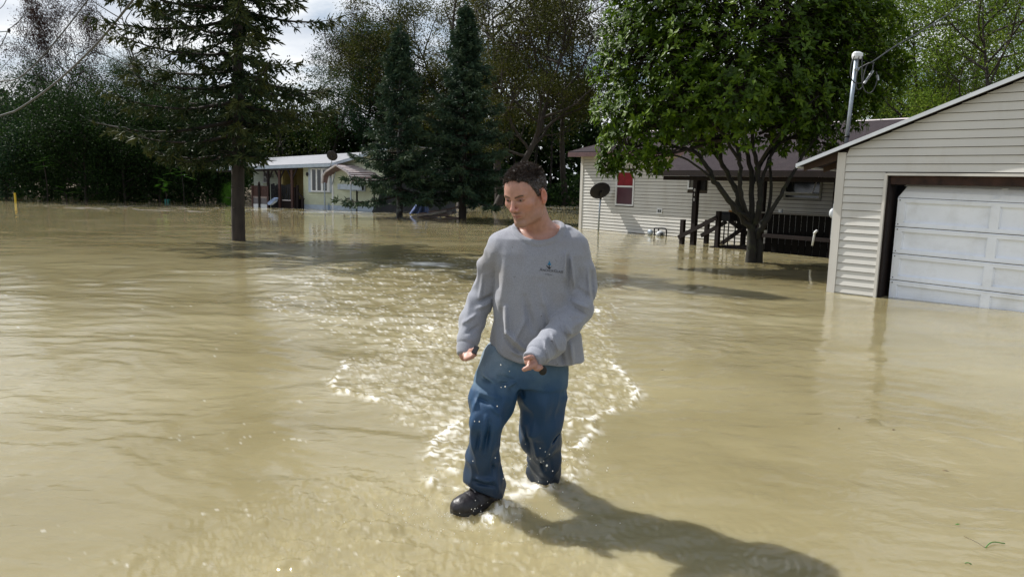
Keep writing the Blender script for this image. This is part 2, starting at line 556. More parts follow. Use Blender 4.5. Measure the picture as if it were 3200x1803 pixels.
def droplets():
    R = np.random.default_rng(3)
    mb = MB()
    spots = []
    for px, py, Y in ((1592, 1160, 2.95), (1566, 1210, 2.9), (1565, 1140, 2.9), (1554, 1269, 2.9), (1642, 1387, 3.0), (1717, 1419, 3.0),
                      (1657, 1433, 2.95), (1709, 1454, 2.95), (1727, 1471, 2.95), (1711, 1504, 3.05), (1483, 1316, 2.85), (1548, 1430, 2.9),
                      (1688, 1400, 3.0), (1624, 1304, 3.0), (1521, 1640, 2.85), (1530, 1616, 2.86), (1478, 1440, 2.9), (1498, 1317, 2.9),
                      (1573, 1495, 2.93), (1699, 1440, 3.0), (1733, 1520, 3.1), (1579, 1208, 2.92), (1690, 1443, 3.0), (1704, 1411, 3.0)):
        r = .0016 + .0016 * R.random()
        if (px, py) == (1709, 1454): r = .005
        spots.append((at(px, py, Y), r))
    for k in range(260):
        c = np.array(ground(1500 + R.normal(0, 150), 1610 + R.normal(0, 40))) + [0, 0, abs(R.normal(0, .03))]
        spots.append((c, .0009 + .0012 * R.random()))
    for k in range(160):
        c = np.array(ground(1640 + R.normal(0, 130), 1440 + R.normal(0, 50))) + [0, 0, abs(R.normal(0, .025)) + .005]
        spots.append((c, .0012 + .002 * R.random()))
    for c, r in spots:
        mb.ball(c, (r, r, r * 1.2), 6, 4)
    m = mat('droplet_water', (.75, .73, .66), rough=.1, spec=1.0, var=.05)
    o = mb.build('water_droplets', m, None, True)
    tag(o, 'water droplets splashed up around the wading man', kind='stuff')


droplets()
# ------------------------------------------------------------------ building materials
M_CREAM = mat('cream_vinyl', (.57, .56, .525), rough=.5, var=.05, vscale=1.5, stain=(.36, .31, .22), stain_amt=.28, stain_scale=2.2, bump=.0006, bscale=30, stretch=(1, 1, .35))
M_CREAM2 = mat('cream_trim', (.58, .56, .52), rough=.45, var=.05, stain=(.34, .29, .20), stain_amt=.25, stretch=(1, 1, .3))
M_SOFFIT = mat('soffit_wood', (.05, .028, .018), rough=.8, var=.25, bump=.002, bscale=40)
M_ALU = mat('aluminium_fascia', (.55, .58, .62), rough=.4, var=.08, stain=(.3, .3, .3), stain_amt=.3)
M_SHINGLE = mat('roof_shingle', (.034, .027, .031), rough=.95, spec=.12, var=.35, vscale=30, bump=.004, bscale=80, stain=(.052, .042, .042), stain_amt=.6, stain_scale=3)
M_DOOR = mat('white_door_paint', (.82, .86, .93), rough=.38, var=.04, vscale=3, stain=(.42, .42, .40), stain_amt=.30, stain_scale=2.5, bump=.0012, bscale=14)
M_DARKWOOD = mat('stained_wood', (.013, .008, .0075), rough=.7, spec=.25, var=.3, vscale=14, bump=.0015, bscale=60, stretch=(1, 1, .2))
M_REDWOOD = mat('red_brown_wood', (.055, .024, .019), rough=.7, var=.3, vscale=12, bump=.0015, bscale=60)
M_FASCIA = mat('brown_fascia', (.085, .042, .045), rough=.6, var=.2)
M_WHITE = mat('white_frame', (.68, .70, .72), rough=.4, var=.05)
M_GLASS = mat('dark_window_glass', (.012, .014, .016), rough=.06, spec=.8, var=.2)
M_REDCURT = mat('red_curtain', (.20, .008, .016), rough=.8, var=.2)
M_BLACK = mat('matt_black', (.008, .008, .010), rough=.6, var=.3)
M_GALV = mat('galvanised_metal', (.33, .38, .44), rough=.45, metal=.55, var=.15, vscale=12)
M_GREYPL = mat('grey_plastic', (.42, .45, .48), rough=.5, var=.1)
M_CABLE = mat('weathered_cable', (.04, .043, .047), rough=.6, var=.2)
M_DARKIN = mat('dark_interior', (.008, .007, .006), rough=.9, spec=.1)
M_SHADOWBOARD = mat('shade_black_board', (.0045, .004, .004), rough=.85, spec=.1)  # porch shade painted into the deck boards as near black
M_SEAMSHADE = mat('seam_shade_backing', (.045, .035, .028), rough=.9)  # shade lines between siding courses, painted in as a dark wall backing
M_GREENVINYL = mat('pale_green_vinyl', (.50, .535, .40), rough=.5, var=.06, stain=(.36, .36, .24), stain_amt=.4, stain_scale=2)
M_YELWALL = mat('ochre_wall', (.30, .235, .09), rough=.7, var=.15)
M_TINROOF = mat('tin_roof', (.20, .21, .235), rough=.6, var=.12, vscale=4, stain=(.2, .2, .21), stain_amt=.4)
M_BLUEPAINT = mat('blue_white_paint', (.40, .47, .56), rough=.5, var=.12)
M_BROWNMET = mat('brown_metal_sheet', (.16, .10, .10), rough=.45, var=.12)
M_PALEMET = mat('pale_metal_sheet', (.55, .50, .50), rough=.4, var=.1)
M_TARP = mat('black_tarpaulin', (.010, .010, .012), rough=.5, var=.3)
M_BLUETARP = mat('blue_tarpaulin', (.06, .10, .26), rough=.4, var=.5, vscale=20)


def part_box(name, fr, s0, s1, o0, o1, z0, z1, m, parent):
    return MB().fbox(fr, s0, s1, o0, o1, z0, z1).build(name, m, parent)


def siding(fr, s0, s1, z0, z1, course, m, parent, holes=(), off=0.0, top=None, name='siding_board', gap=.12, lap=.013):
    """lapped courses, each a board of its own; top(s) gives a sloping upper limit"""
    z = z0
    k = 0
    rs = random.Random(int(s0 * 100 + z1 * 10))
    while z < z1 - .01:
        zt = min(z + course, z1)
        iv = [(s0, s1)]
        for (a, b, c, d) in holes:
            if z < d - .01 and zt > c + .01:
                nv = []
                for (p, q) in iv:
                    if a > p: nv.append((p, min(q, a)))
                    if b < q: nv.append((max(p, b), q))
                iv = [x for x in nv if x[1] - x[0] > .02]
        zt2 = zt
        for (p, q) in iv:
            pb, qb, pt, qt = p, q, p, q
            if top is not None:
                pb, qb = top(z, p, q); pt, qt = top(zt, p, q)
                if pb is None or qb - pb < .05: continue
                if pt is None or qt < pt: pt = qt = (pb + qb) / 2
            j = rs.uniform(-.0015, .0015)
            o_b = off + lap + j; o_t = off + .003; zt2 = zt - course * gap
            mb = MB()
            mb.hexa([fr.p(pb, off - .01, z), fr.p(qb, off - .01, z), fr.p(qb, o_b, z), fr.p(pb, o_b, z),
                     fr.p(pt, off - .01, zt2), fr.p(qt, off - .01, zt2), fr.p(qt, o_t, zt2), fr.p(pt, o_t, zt2)])
            mb.build(name, m, parent)
        z = zt
        k += 1


# ------------------------------------------------------------------ garage at the right
def build_garage():
    fr = Frame(ground(2587, 911), ground(3200, 984) - ground(2587, 911))
    root = empty('garage', fr.p(2.3, -3, 0), 'cream sided garage with a white overhead door standing in the flood', 'garage')
    Wd, ap, zE = 4.6, 2.3, 2.00
    slope = .40
    zr = lambda s: 1.955 + slope * (s if s < ap else Wd - s)
    # walls behind the boards
    O = (.655, 3.25, -1, 1.64)
    wl = MB()
    wl.fbox(fr, .0, O[0], -.12, -.012, -.4, 1.64)
    wl.fbox(fr, O[1], Wd, -.12, -.012, -.4, 1.64)
    wl.prism([fr.p(0, -.012, 1.64), fr.p(Wd, -.012, 1.64), fr.p(Wd, -.012, zr(Wd) - .02), fr.p(ap, -.012, zr(ap) - .02), fr.p(0, -.012, zr(0) - .02)], -fr.n * .108)
    wl.fbox(fr, .003, .10, -6, -.125, -.4, 1.93)
    wl.fbox(fr, Wd - .1, Wd - .003, -6, -.125, -.4, 1.93)
    wl.fbox(fr, .003, Wd - .003, -6.1, -6.003, -.4, 1.93)
    wl.build('wall', M_SEAMSHADE, root)

    def top(z, p, q):
        lim = (z - 1.945) / slope
        a = max(p, lim); b = min(q, Wd - lim)
        return (a, b) if a < b else (None, None)
    siding(fr, .10, Wd - .10, .01 - .103, 3.0, .1045, M_CREAM, root, holes=[(O[0] - .035, O[1] + .035, -1, 1.66)], top=top, lap=.018, gap=.065)
    siding(Frame(fr.p(0, 0, 0), -fr.n), .01, 6, .01 - .103, 1.9, .1045, M_CREAM, root, lap=.012, gap=.065)
    # corner posts, opening trim
    for a, b in ((-.012, .098), (Wd - .098, Wd + .012)):
        part_box('corner_trim', fr, a, b, -.09, .028, -.35, zr(.04) - .03, M_CREAM2, root)
    part_box('door_trim', fr, O[0] - .035, O[0], -.10, .030, -.35, 1.665, M_CREAM2, root)
    part_box('door_trim', fr, O[1], O[1] + .035, -.10, .030, -.35, 1.665, M_CREAM2, root)
    part_box('door_trim', fr, O[0], O[1], -.10, .030, 1.635, 1.668, M_CREAM2, root)
    # jambs and header of raw wood inside the opening
    jm = MB()
    jm.fbox(fr, O[0] + .001, O[0] + .03, -.30, -.02, -.35, 1.63)
    jm.build('door_jamb', M_DARKWOOD, root)
    part_box('header_beam', fr, O[0] + .031, O[1] - .031, -.30, -.03, 1.52, 1.632, mat('rusty_header', (.032, .014, .009), rough=.85, var=.6, vscale=9, bump=.003, bscale=25), root)
    part_box('door_jamb', fr, O[1] - .03, O[1] - .001, -.30, -.02, -.35, 1.63, M_DARKWOOD, root)
    # the door: sections hung a little crooked, with panels
    o_d = -.20
    dd = Frame(fr.p(0, o_d, 0), fr.u)
    sl = -.018                                             # it sags to the right
    s_l, s_r = .745, 3.19
    rows = [(-.30, .235), (.245, .595), (.605, .955), (.965, 1.345)]
    muls = [s_l + .09, 1.83, 1.93, 3.10]
    for i, (za, zb) in enumerate(rows):
        q = MB()
        P = lambda s, o, z: dd.p(s, o, z + sl * (s - s_l))
        def slab(mb, a, b, c, d, o0, o1):
            mb.hexa([P(a, o0, c), P(b, o0, c), P(b, o1, c), P(a, o1, c), P(a, o0, d), P(b, o0, d), P(b, o1, d), P(a, o1, d)])
        zc, zd = za + .055, zb - .055
        slab(q, s_l, s_r, za, zc, -.05, 0); slab(q, s_l, s_r, zd, zb, -.05, 0)
        slab(q, s_l, muls[0], zc, zd, -.05, 0); slab(q, muls[1], muls[2], zc, zd, -.05, 0); slab(q, muls[3], s_r, zc, zd, -.05, 0)
        slab(q, s_l, s_r, za + .012, za + .020, 0.0, .005); slab(q, s_l, s_r, zb - .020, zb - .012, 0.0, .005)
        sec = q.build('door_section', M_DOOR, root)
        for a, b in ((muls[0], muls[1]), (muls[2], muls[3])):
            p = MB(); slab(p, a, b, zc, zd, -.052, -.034)
            for (x0, x1, y0, y1) in ((a, b, zc, zc + .012), (a, b, zd - .012, zd), (a, a + .012, zc, zd), (b - .012, b, zc, zd)):
                slab(p, x0, x1, y0, y1, -.0338, -.016)
            p.build('door_panel', M_DOOR, sec)
        for z_ in (za + .03, zb - .03):
            h = MB(); c = P(s_l + .03, .006, z_); h.ball(c, .008, 6, 4); h.build('hinge_bolt', M_BLACK, sec)
    # top section leans back under the header
    q = MB()
    A = lambda s, z, o: dd.p(s, o, z + sl * (s - s_l))
    prev = None
    zz = [(1.352, .0), (1.43, -.012), (1.50, -.045), (1.56, -.11)]
    for (z0_, o0_), (z1_, o1_) in zip(zz[:-1], zz[1:]):
        i0 = s_l + .0 if z0_ < 1.4 else s_l + .05
        i1 = s_l + .05 if z1_ < 1.48 else s_l + .09
        q.hexa([A(i0, z0_, o0_ - .03), A(s_r, z0_, o0_ - .03), A(s_r, z0_, o0_), A(i0, z0_, o0_),
                A(i1, z1_, o1_ - .03), A(s_r, z1_, o1_ - .03), A(s_r, z1_, o1_), A(i1, z1_, o1_)])
    q.hexa([A(1.84, 1.38, -.02), A(1.90, 1.38, -.02), A(1.90, 1.38, .008), A(1.84, 1.38, .008),
            A(1.92, 1.52, -.07), A(1.98, 1.52, -.07), A(1.98, 1.52, -.045), A(1.92, 1.52, -.045)])
    q.build('door_section', M_DOOR, root)
    # roof: two pitched slabs with aluminium rake, rafter tails
    for sgn in (0, 1):
        R = MB()
        def rp(s, o, dz): 
            ss = s if sgn == 0 else Wd - s
            return fr.p(ss, o, 1.965 + slope * s + dz)
        R.hexa([rp(-.53, .12, 0), rp(ap - .002, .12, 0), rp(ap - .002, -6.2, 0), rp(-.53, -6.2, 0),
                rp(-.53, .12, .028), rp(ap - .002, .12, .028), rp(ap - .002, -6.2, .028), rp(-.53, -6.2, .028)])
        R.build('roof', M_SHINGLE, root)
        F_ = MB()
        F_.hexa([rp(-.55, .122, -.012), rp(ap, .122, -.012), rp(ap, .140, -.012), rp(-.55, .140, -.012),
                 rp(-.55, .122, .040), rp(ap, .122, .040), rp(ap, .140, .040), rp(-.55, .140, .040)])
        F_.build('rake_fascia', M_ALU, root)
        E = MB()
        E.hexa([rp(-.552, .11, -.02), rp(-.532, .11, -.02), rp(-.532, -6.2, -.02), rp(-.552, -6.2, -.02),
                rp(-.552, .11, .036), rp(-.532, .11, .036), rp(-.532, -6.2, .036), rp(-.552, -6.2, .036)])
        E.build('gutter_edge', M_ALU, root)
        for o in (-.02, -.7, -1.4, -2.1, -2.8, -3.5, -4.2):
            T = MB()
            T.hexa([rp(-.50, o - .04, -.075), rp(-.02, o - .04, -.11), rp(-.02, o, -.11), rp(-.50, o, -.075),
                    rp(-.50, o - .04, -.003), rp(-.02, o - .04, -.003), rp(-.02, o, -.003), rp(-.50, o, -.003)])
            T.build('rafter_tail', M_SOFFIT, root)
    # seams between board ends on the gable
    # electric meter on the side wall
    c = fr.p(-.02, -.35, 0)
    sz = fr.w(2600, 680)
    mt = MB(); mt.box(fr.p(-.03, -.30, .98), (.10, .10, .42)); 
    d = MB(); d.tube([fr.p(-.02, -.22, 1.12), fr.p(-.10, -.22, 1.12), fr.p(-.125, -.22, 1.12)], [.075, .075, .05], 16)
    r = empty('electric_meter', fr.p(-.06, -.26, .9), 'round glass electric meter on the grey box beside the garage corner', 'meter')
    MB().fbox(fr, -.085, -.018, -.30, -.14, .72, 1.24).build('meter_box', M_GREYPL, r)
    MB().tube([fr.p(-.086, -.22, 1.10), fr.p(-.125, -.22, 1.10), fr.p(-.145, -.22, 1.10)], [.07, .07, .05], 16).build('meter_dome', M_GREYPL, r, True)

    # service mast
    r = empty('service_mast', fr.p(.10, -.35, 2.0), 'grey metal service mast with a white weatherhead rising from the garage roof', 'service mast')
    b = at(2646, 436, 10.45); t = at(2676, 182, 10.45)
    MB().tube([b - (t - b) * .12, t], .026, 12).build('pole', M_GALV, r, True)
    MB().tube([b + (t - b) * .02 , b + (t - b) * .05], .034, 12).build('roof_flange', M_BLACK, r, True)
    h = MB()
    cx = t + np.array([.0, 0, .03])
    ux = np.array([1., 0, .02])
    V = []
    for z, hx, hy, dx in ((-.045, .05, .045, .01), (-.01, .062, .055, .012), (.03, .060, .052, .012), (.052, .030, .03, .0)):
        for k in range(12):
            a = 2 * math.pi * k / 12
            V.append(cx + np.array([dx + hx * 1.1 * math.copysign(abs(math.cos(a)) ** .6, math.cos(a)), hy * math.copysign(abs(math.sin(a)) ** .6, math.sin(a)), z]))
    F = [tuple(range(12))[::-1], tuple(range(36, 48))]
    for j in range(3):
        for k in range(12):
            F.append((j * 12 + k, j * 12 + (k + 1) % 12, (j + 1) * 12 + (k + 1) % 12, (j + 1) * 12 + k))
    h.add(V, F); h.build('weatherhead', M_WHITE, r)
    MB().tube([at(2672, 214, 10.40), at(2684, 220, 10.38)], .03, 8).build('clamp', M_GALV, r)
    # drip loops
    loops = [[(2670, 176), (2661, 200), (2658, 232), (2665, 254), (2680, 262), (2698, 258), (2708, 250)],
             [(2684, 176), (2681, 215), (2676, 245), (2676, 272), (2682, 281), (2692, 276), (2697, 262), (2699, 240), (2706, 212), (2714, 198)],
             [(2694, 176), (2694, 215), (2694, 250), (2700, 280), (2714, 292), (2727, 285), (2738, 262), (2741, 240), (2738, 225)],
             [(2729, 197), (2728, 210), (2724, 226), (2712, 246), (2708, 250)]]
    for i, lp in enumerate(loops):
        MB().tube(smooth_pts([at(x, y, 10.33 - .02 * i) for x, y in lp], 5), .0075, 6).build('drip_loop', M_CABLE, r, True)
    for (xa, ya, xb, yb) in ((2700, 262, 2728, 222), (2741, 236, 2744, 252)):
        MB().tube([at(xa, ya, 10.3), at(xb, yb, 10.3)], .017, 8).build('splice_sleeve', M_GREYPL, r)
    tag(MB().tube(smooth_pts([at(2686, 214, 10.36), at(2712, 200, 10.3), at(2730, 192, 10.3), at(2800, 144, 10.6), at(2900, 86, 11.2), at(3000, 20, 12), at(3100, -50, 13), at(3600, -420, 18)], 4), .010, 6)
        .build('service_cable', M_CABLE, None, True), 'twisted service cable climbing from the garage mast to the top right', 'cable')
    return fr


def smooth_pts(P, n=4):
    P = [np.array(p, float) for p in P]
    out = []
    for i in range(len(P) - 1):
        p0 = P[max(i - 1, 0)]; p1 = P[i]; p2 = P[i + 1]; p3 = P[min(i + 2, len(P) - 1)]
        for k in range(n):
            t = k / n
            out.append(.5 * ((2 * p1) + (-p0 + p2) * t + (2 * p0 - 5 * p1 + 4 * p2 - p3) * t * t + (-p0 + 3 * p1 - 3 * p2 + p3) * t ** 3))
    out.append(P[-1])
    return out


GF = build_garage()


# ------------------------------------------------------------------ cream house in the middle right
def window_unit(fr, s0, s1, z0, z1, parent, rail=None, fmat=None, pane=None, curtain=None, t=.05, off=.0):
    fmat = fmat or M_WHITE
    fm = MB()
    o0, o1 = off - .03, off + .035
    fm.fbox(fr, s0, s0 + t, o0, o1, z0, z1); fm.fbox(fr, s1 - t, s1, o0, o1, z0, z1)
    fm.fbox(fr, s0 + t, s1 - t, o0, o1, z0, z0 + t); fm.fbox(fr, s0 + t, s1 - t, o0, o1, z1 - t, z1)
    f = fm.build('window_frame', fmat, parent)
    if rail:
        MB().fbox(fr, s0 + t, s1 - t, off - .02, off + .028, rail - .025, rail + .025).build('sash_rail', fmat, f)
        MB().fbox(fr, s0 + t, s1 - t, off - .02, off + .005, z0 + t, rail - .025).build('pane', pane or M_GLASS, f)
        MB().fbox(fr, s0 + t, s1 - t, off - .03, off - .005, rail + .025, z1 - t).build('pane', curtain or pane or M_GLASS, f)
    else:
        MB().fbox(fr, s0 + t, s1 - t, off - .02, off + .0, z0 + t, z1 - t).build('pane', pane or M_GLASS, f)
    return f


def build_house():
    h1, h2 = ground(1817, 714), ground(2314, 757)
    fr = Frame(h1, h2 - h1)
    root = empty('cream_house', fr.p(5, -3.5, 0), 'cream sided single storey house with brown shingle roof and a roofed porch', 'house')
    Ln = 12.0
    wl = MB()
    wl.fbox(fr, -.08, Ln, -.15, -.012, -.4, 2.40)
    wl.fbox(fr, -.08, .03, -7, -.152, -.4, 2.40)
    wl.prism([fr.p(-.08, -.152, 2.40), fr.p(-.08, -3.5, 3.22), fr.p(-.08, -7, 2.40)], fr.u * .1)
    wl.build('wall', M_SEAMSHADE, root)
    holes = [(1.45, 2.22, .80, 1.90), (4.19, 4.87, 1.36, 1.90), (7.18, 8.20, 1.18, 1.90)]
    siding(fr, .0, 9.9, .012 - .0975, 2.40, .0975, M_CREAM, root, holes=holes, lap=.016)
    part_box('corner_trim', fr, -.11, .0, -.1, .03, -.35, 2.385, M_CREAM2, root)
    M_DARKRED = mat('dark_red_curtain', (.060, .012, .026), rough=.5, var=.2, vscale=2, spec=.6)
    window_unit(fr, 1.46, 2.21, .815, 1.89, root, rail=1.41, pane=M_DARKRED, curtain=M_REDCURT)
    window_unit(fr, 4.20, 4.86, 1.375, 1.89, root)
    f = window_unit(fr, 7.19, 8.19, 1.19, 1.89, root, rail=1.32, fmat=mat('grey_frame', (.28, .28, .25), rough=.5))
    # awning sash pushed open
    a0, a1 = fr.p(7.3, .03, 1.80), fr.p(8.1, .03, 1.80)
    b0, b1 = fr.p(7.3, .28, 1.36), fr.p(8.1, .28, 1.36)
    sb = MB()
    for p, q in ((a0, b0), (b0, b1), (b1, a1)):
        sb.beam(p, q, .02, .02)
    sb.build('awning_sash', M_WHITE, f)
    # vent, seam marks
    vb = MB(); vb.fbox(fr, 3.14, 3.34, .012, .035, .635, .79)
    v = vb.build('dryer_vent', M_WHITE, root)
    MB().fbox(fr, 3.18, 3.235, .036, .042, .67, .755).build('louvre', M_GLASS, v)
    MB().fbox(fr, 3.25, 3.305, .036, .042, .67, .755).build('louvre', M_GLASS, v)
    # main roof
    sl = (3.35 - 2.46) / 3.9
    s0, s1 = -.30, 12
    for side in (0, 1):
        R = MB()
        def rp(s, o, dz):
            oo = o if side == 0 else -7 - o
            return fr.p(s, oo, 2.46 + sl * (.4 - o) + dz)
        R.hexa([rp(s0, .42, -.03), rp(s1, .42, -.03), rp(s1, -3.5, -.03), rp(s0, -3.5, -.03),
                rp(s0, .42, .03), rp(s1, .42, .03), rp(s1, -3.5, .03), rp(s0, -3.5, .03)])
        R.build('roof', M_SHINGLE, root)
        part = MB()
        part.hexa([rp(s0, .425, -.13), rp(s1, .425, -.13), rp(s1, .45, -.13), rp(s0, .45, -.13),
                   rp(s0, .425, .0), rp(s1, .425, .0), rp(s1, .45, .0), rp(s0, .45, .0)])
        part.build('fascia', M_FASCIA, root)
        part = MB()
        part.hexa([rp(s0 - .02, .42, -.12), rp(s0 - .003, .42, -.12), rp(s0 - .003, -3.5, -.12), rp(s0 - .02, -3.5, -.12),
                   rp(s0 - .02, .42, .035), rp(s0 - .003, .42, .035), rp(s0 - .003, -3.5, .035), rp(s0 - .02, -3.5, .035)])
        part.build('rake_board', M_FASCIA, root)
    part_box('soffit', fr, s0 + .01, 12, .0, .40, 2.335, 2.352, mat('tan_soffit', (.33, .25, .13), rough=.7), root)
    MB().hexa([fr.p(s0, -3.6, 3.375), fr.p(12, -3.6, 3.375), fr.p(12, -3.4, 3.375), fr.p(s0, -3.4, 3.375),
               fr.p(s0, -3.52, 3.41), fr.p(12, -3.52, 3.41), fr.p(12, -3.48, 3.41), fr.p(s0, -3.48, 3.41)]).build('ridge_cap', M_PALEMET, root)
    # fallen twigs and pale spots on the roof
    # porch roof
    R = MB()
    pA, pB, pC, pD = fr.p(5.0, 2.5, 1.79), fr.p(10.2, 2.5, 1.79), fr.p(10.2, .42, 2.40), fr.p(4.6, .42, 2.40)
    up = np.array([0, 0, .05])
    R.hexa([pA, pB, pC, pD, pA + up, pB + up, pC + up + (0, 0, .02), pD + up + (0, 0, .02)])
    R.build('porch_roof', M_SHINGLE, root)
    MB().hexa([fr.p(4.98, 2.50, 1.70), fr.p(10.2, 2.50, 1.70), fr.p(10.2, 2.53, 1.70), fr.p(4.98, 2.53, 1.70),
               fr.p(4.98, 2.50, 1.83), fr.p(10.2, 2.50, 1.83), fr.p(10.2, 2.53, 1.83), fr.p(4.98, 2.53, 1.83)]).build('porch_fascia', M_DARKWOOD, root)
    MB().hexa([fr.p(4.97, 2.50, 1.70), fr.p(4.995, 2.50, 1.70), fr.p(4.60, .43, 2.30), fr.p(4.575, .43, 2.30),
               fr.p(4.97, 2.50, 1.80), fr.p(4.995, 2.50, 1.80), fr.p(4.60, .43, 2.41), fr.p(4.575, .43, 2.41)]).build('porch_fascia', M_REDWOOD, root)
    part_box('porch_beam', fr, 5.1, 10.1, 2.12, 2.26, 1.60, 1.70, M_DARKWOOD, root)
    # posts
    p810 = MB(); p810.fbox(fr, 6.02, 6.14, 2.12, 2.24, -.4, 1.62)
    post = p810.build('porch_post', M_DARKWOOD, root)
    write_on('810', fr, 6.05, 2.243, 1.33, .105, post, vertical=True)
    bx = MB(); bx.fbox(fr, 5.98, 6.28, 2.02, 2.10, 1.36, 1.66); bx.build('porch_light_box', M_BLACK, root)
    part_box('porch_post', fr, 7.86, 7.98, 2.12, 2.24, -.4, 1.62, M_DARKWOOD, root)
    part_box('porch_post', fr, 9.60, 9.72, 2.12, 2.24, -.4, 1.62, M_DARKWOOD, root)
    for s in (8.7,):
        part_box('porch_post', fr, s, s + .1, .3, .4, -.4, 2.2, M_DARKWOOD, root)
    # stairs with two handrails, landing
    st = empty('porch_steps', fr.p(6.3, 1.7, 0), 'dark stained porch steps with handrails sunk in the flood', 'steps')
    for (px, pyt, off) in ((2135, 686, 2.2), (2211, 687, 1.35), (2247, 660, 2.2), (2325, 700, .9)):
        s, z = fr.w(px, pyt, off)
        part_box('newel_post', fr, s - .05, s + .05, off - .05, off + .05, -.4, z, M_DARKWOOD, st)
    def rail_(a, b, off):
        s0_, z0_ = fr.w(a[0], a[1], off); s1_, z1_ = fr.w(b[0], b[1], off)
        MB().beam(fr.p(s0_, off, z0_), fr.p(s1_, off, z1_), .04, .10).build('handrail', M_DARKWOOD, st)
    rail_((2120, 742), (2240, 680), 2.26)
    rail_((2191, 737), (2270, 693), 1.42)
    rail_((2250, 765), (2330, 707), 1.1)
    rail_((2280, 690), (2335, 730), .95)
    for i in range(3):
        part_box('stair_tread', fr, 6.05 + i * .28, 6.32 + i * .28, 1.3, 2.25, -.16 + i * .07, -.12 + i * .07, M_DARKWOOD, st)
    part_box('landing', fr, 6.95, 8.05, .1, 2.1, -.02, .045, M_DARKWOOD, st)
    # deck with skirting and railing
    dk = empty('porch_deck', fr.p(9.2, 1.3, 0), 'shadowy raised porch deck with board railing behind the multi stemmed tree', 'deck')
    part_box('deck_floor', fr, 8.05, 11.5, .06, 2.3, .34, .42, M_DARKWOOD, dk)
    part_box('top_rail', fr, 7.2, 11.5, 2.14, 2.28, .88, .915, mat('grey_rail', (.10, .095, .09), rough=.7), dk)
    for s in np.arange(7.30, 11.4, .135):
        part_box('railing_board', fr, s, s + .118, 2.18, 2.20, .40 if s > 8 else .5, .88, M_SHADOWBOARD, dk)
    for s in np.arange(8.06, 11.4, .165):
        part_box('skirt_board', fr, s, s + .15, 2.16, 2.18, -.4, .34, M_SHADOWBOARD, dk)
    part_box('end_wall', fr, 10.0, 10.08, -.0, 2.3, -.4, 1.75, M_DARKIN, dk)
    # objects on the deck rail
    s, z = fr.w(2440, 662, 2.2)
    tag(MB().tube([fr.p(s, 2.21, .916), fr.p(s, 2.21, .99)], .05, 14).build('tin_can', M_GREYPL, None), 'small grey tin can standing on the porch deck rail', 'can')
    s, z = fr.w(2268, 652, 1.9)
    # covered barbecue at the head of the steps
    bq = empty('barbecue', fr.p(7.1, 1.8, .045), 'black barbecue standing at the head of the porch steps', 'barbecue')
    s0_, z0_ = fr.w(2246, 661, 1.9); s1_, z1_ = fr.w(2287, 700, 1.9)
    MB().fbox(fr, s0_, s1_, 1.65, 2.0, z1_ + .06, z0_ - .07).build('firebox', M_BLACK, bq)
    lid = MB(); V = []
    lid.hexa([fr.p(s0_, 1.65, z0_ - .068), fr.p(s1_, 1.65, z0_ - .068), fr.p(s1_, 2.0, z0_ - .068), fr.p(s0_, 2.0, z0_ - .068),
              fr.p(s0_ + .06, 1.70, z0_), fr.p(s1_ - .06, 1.70, z0_), fr.p(s1_ - .06, 1.94, z0_), fr.p(s0_ + .06, 1.94, z0_)])
    lid.build('lid', M_BLACK, bq)
    for ds in (.04, s1_ - s0_ - .04):
        for o in (1.68, 1.97):
            MB().beam(fr.p(s0_ + ds, o, .045), fr.p(s0_ + ds, o, z1_ + .07), .025, .025).build('leg', M_BLACK, bq)
    tag(MB().fbox(fr, s0_ + .24, s0_ + .34, 1.78, 1.84, z0_ + .001, z0_ + .045).build('wooden_block', mat('raw_block', (.42, .20, .06), rough=.7), None),
        'small orange wood block lying on the barbecue lid', 'block')
    # white downpipe end leaning by the deck
    tag(MB().tube([at(2538, 768, 15.6), at(2546, 728, 15.6), at(2546, 722, 15.6)], [.022, .022, .012], 8).tube([at(2544, 730, 15.58), at(2553, 721, 15.5)], .026, 8)
        .build('white_pipe', M_WHITE, None, True), 'short white plastic pipe upright in the dark beside the deck', 'pipe')
    # gas meter at the foot of the wall
    gm = empty('gas_meter', fr.p(3.3, .25, 0), 'grey gas meter and bent pipes at the foot of the cream house wall', 'gas meter')
    P = lambda x, y, o=.22: (lambda sz: fr.p(sz[0], o, sz[1]))(fr.w(x, y, o))
    for ln in ([(2046, 745), (2045, 716), (2052, 713), (2080, 715), (2082, 735), (2082, 750)], [(2058, 714), (2058, 728)]):
        MB().tube(smooth_pts([P(*q) for q in ln], 3), .022, 8).build('pipe', M_BLACK, gm, True)
    c = P(2031, 727)
    MB().tube([c - fr.n * .05, c + fr.n * .0, c + fr.n * .03], [.085, .10, .06], 14).build('regulator', M_GALV, gm, True)
    MB().ball(P(2064, 732), (.13, .10, .10), 12, 8).build('meter_body', M_GREYPL, gm, True)
    MB().fbox(fr, *[fr.w(2056, 740, .22)[0], fr.w(2072, 740, .22)[0]], .16, .30, -.05, .09).build('dial', M_BLACK, gm)
    return fr


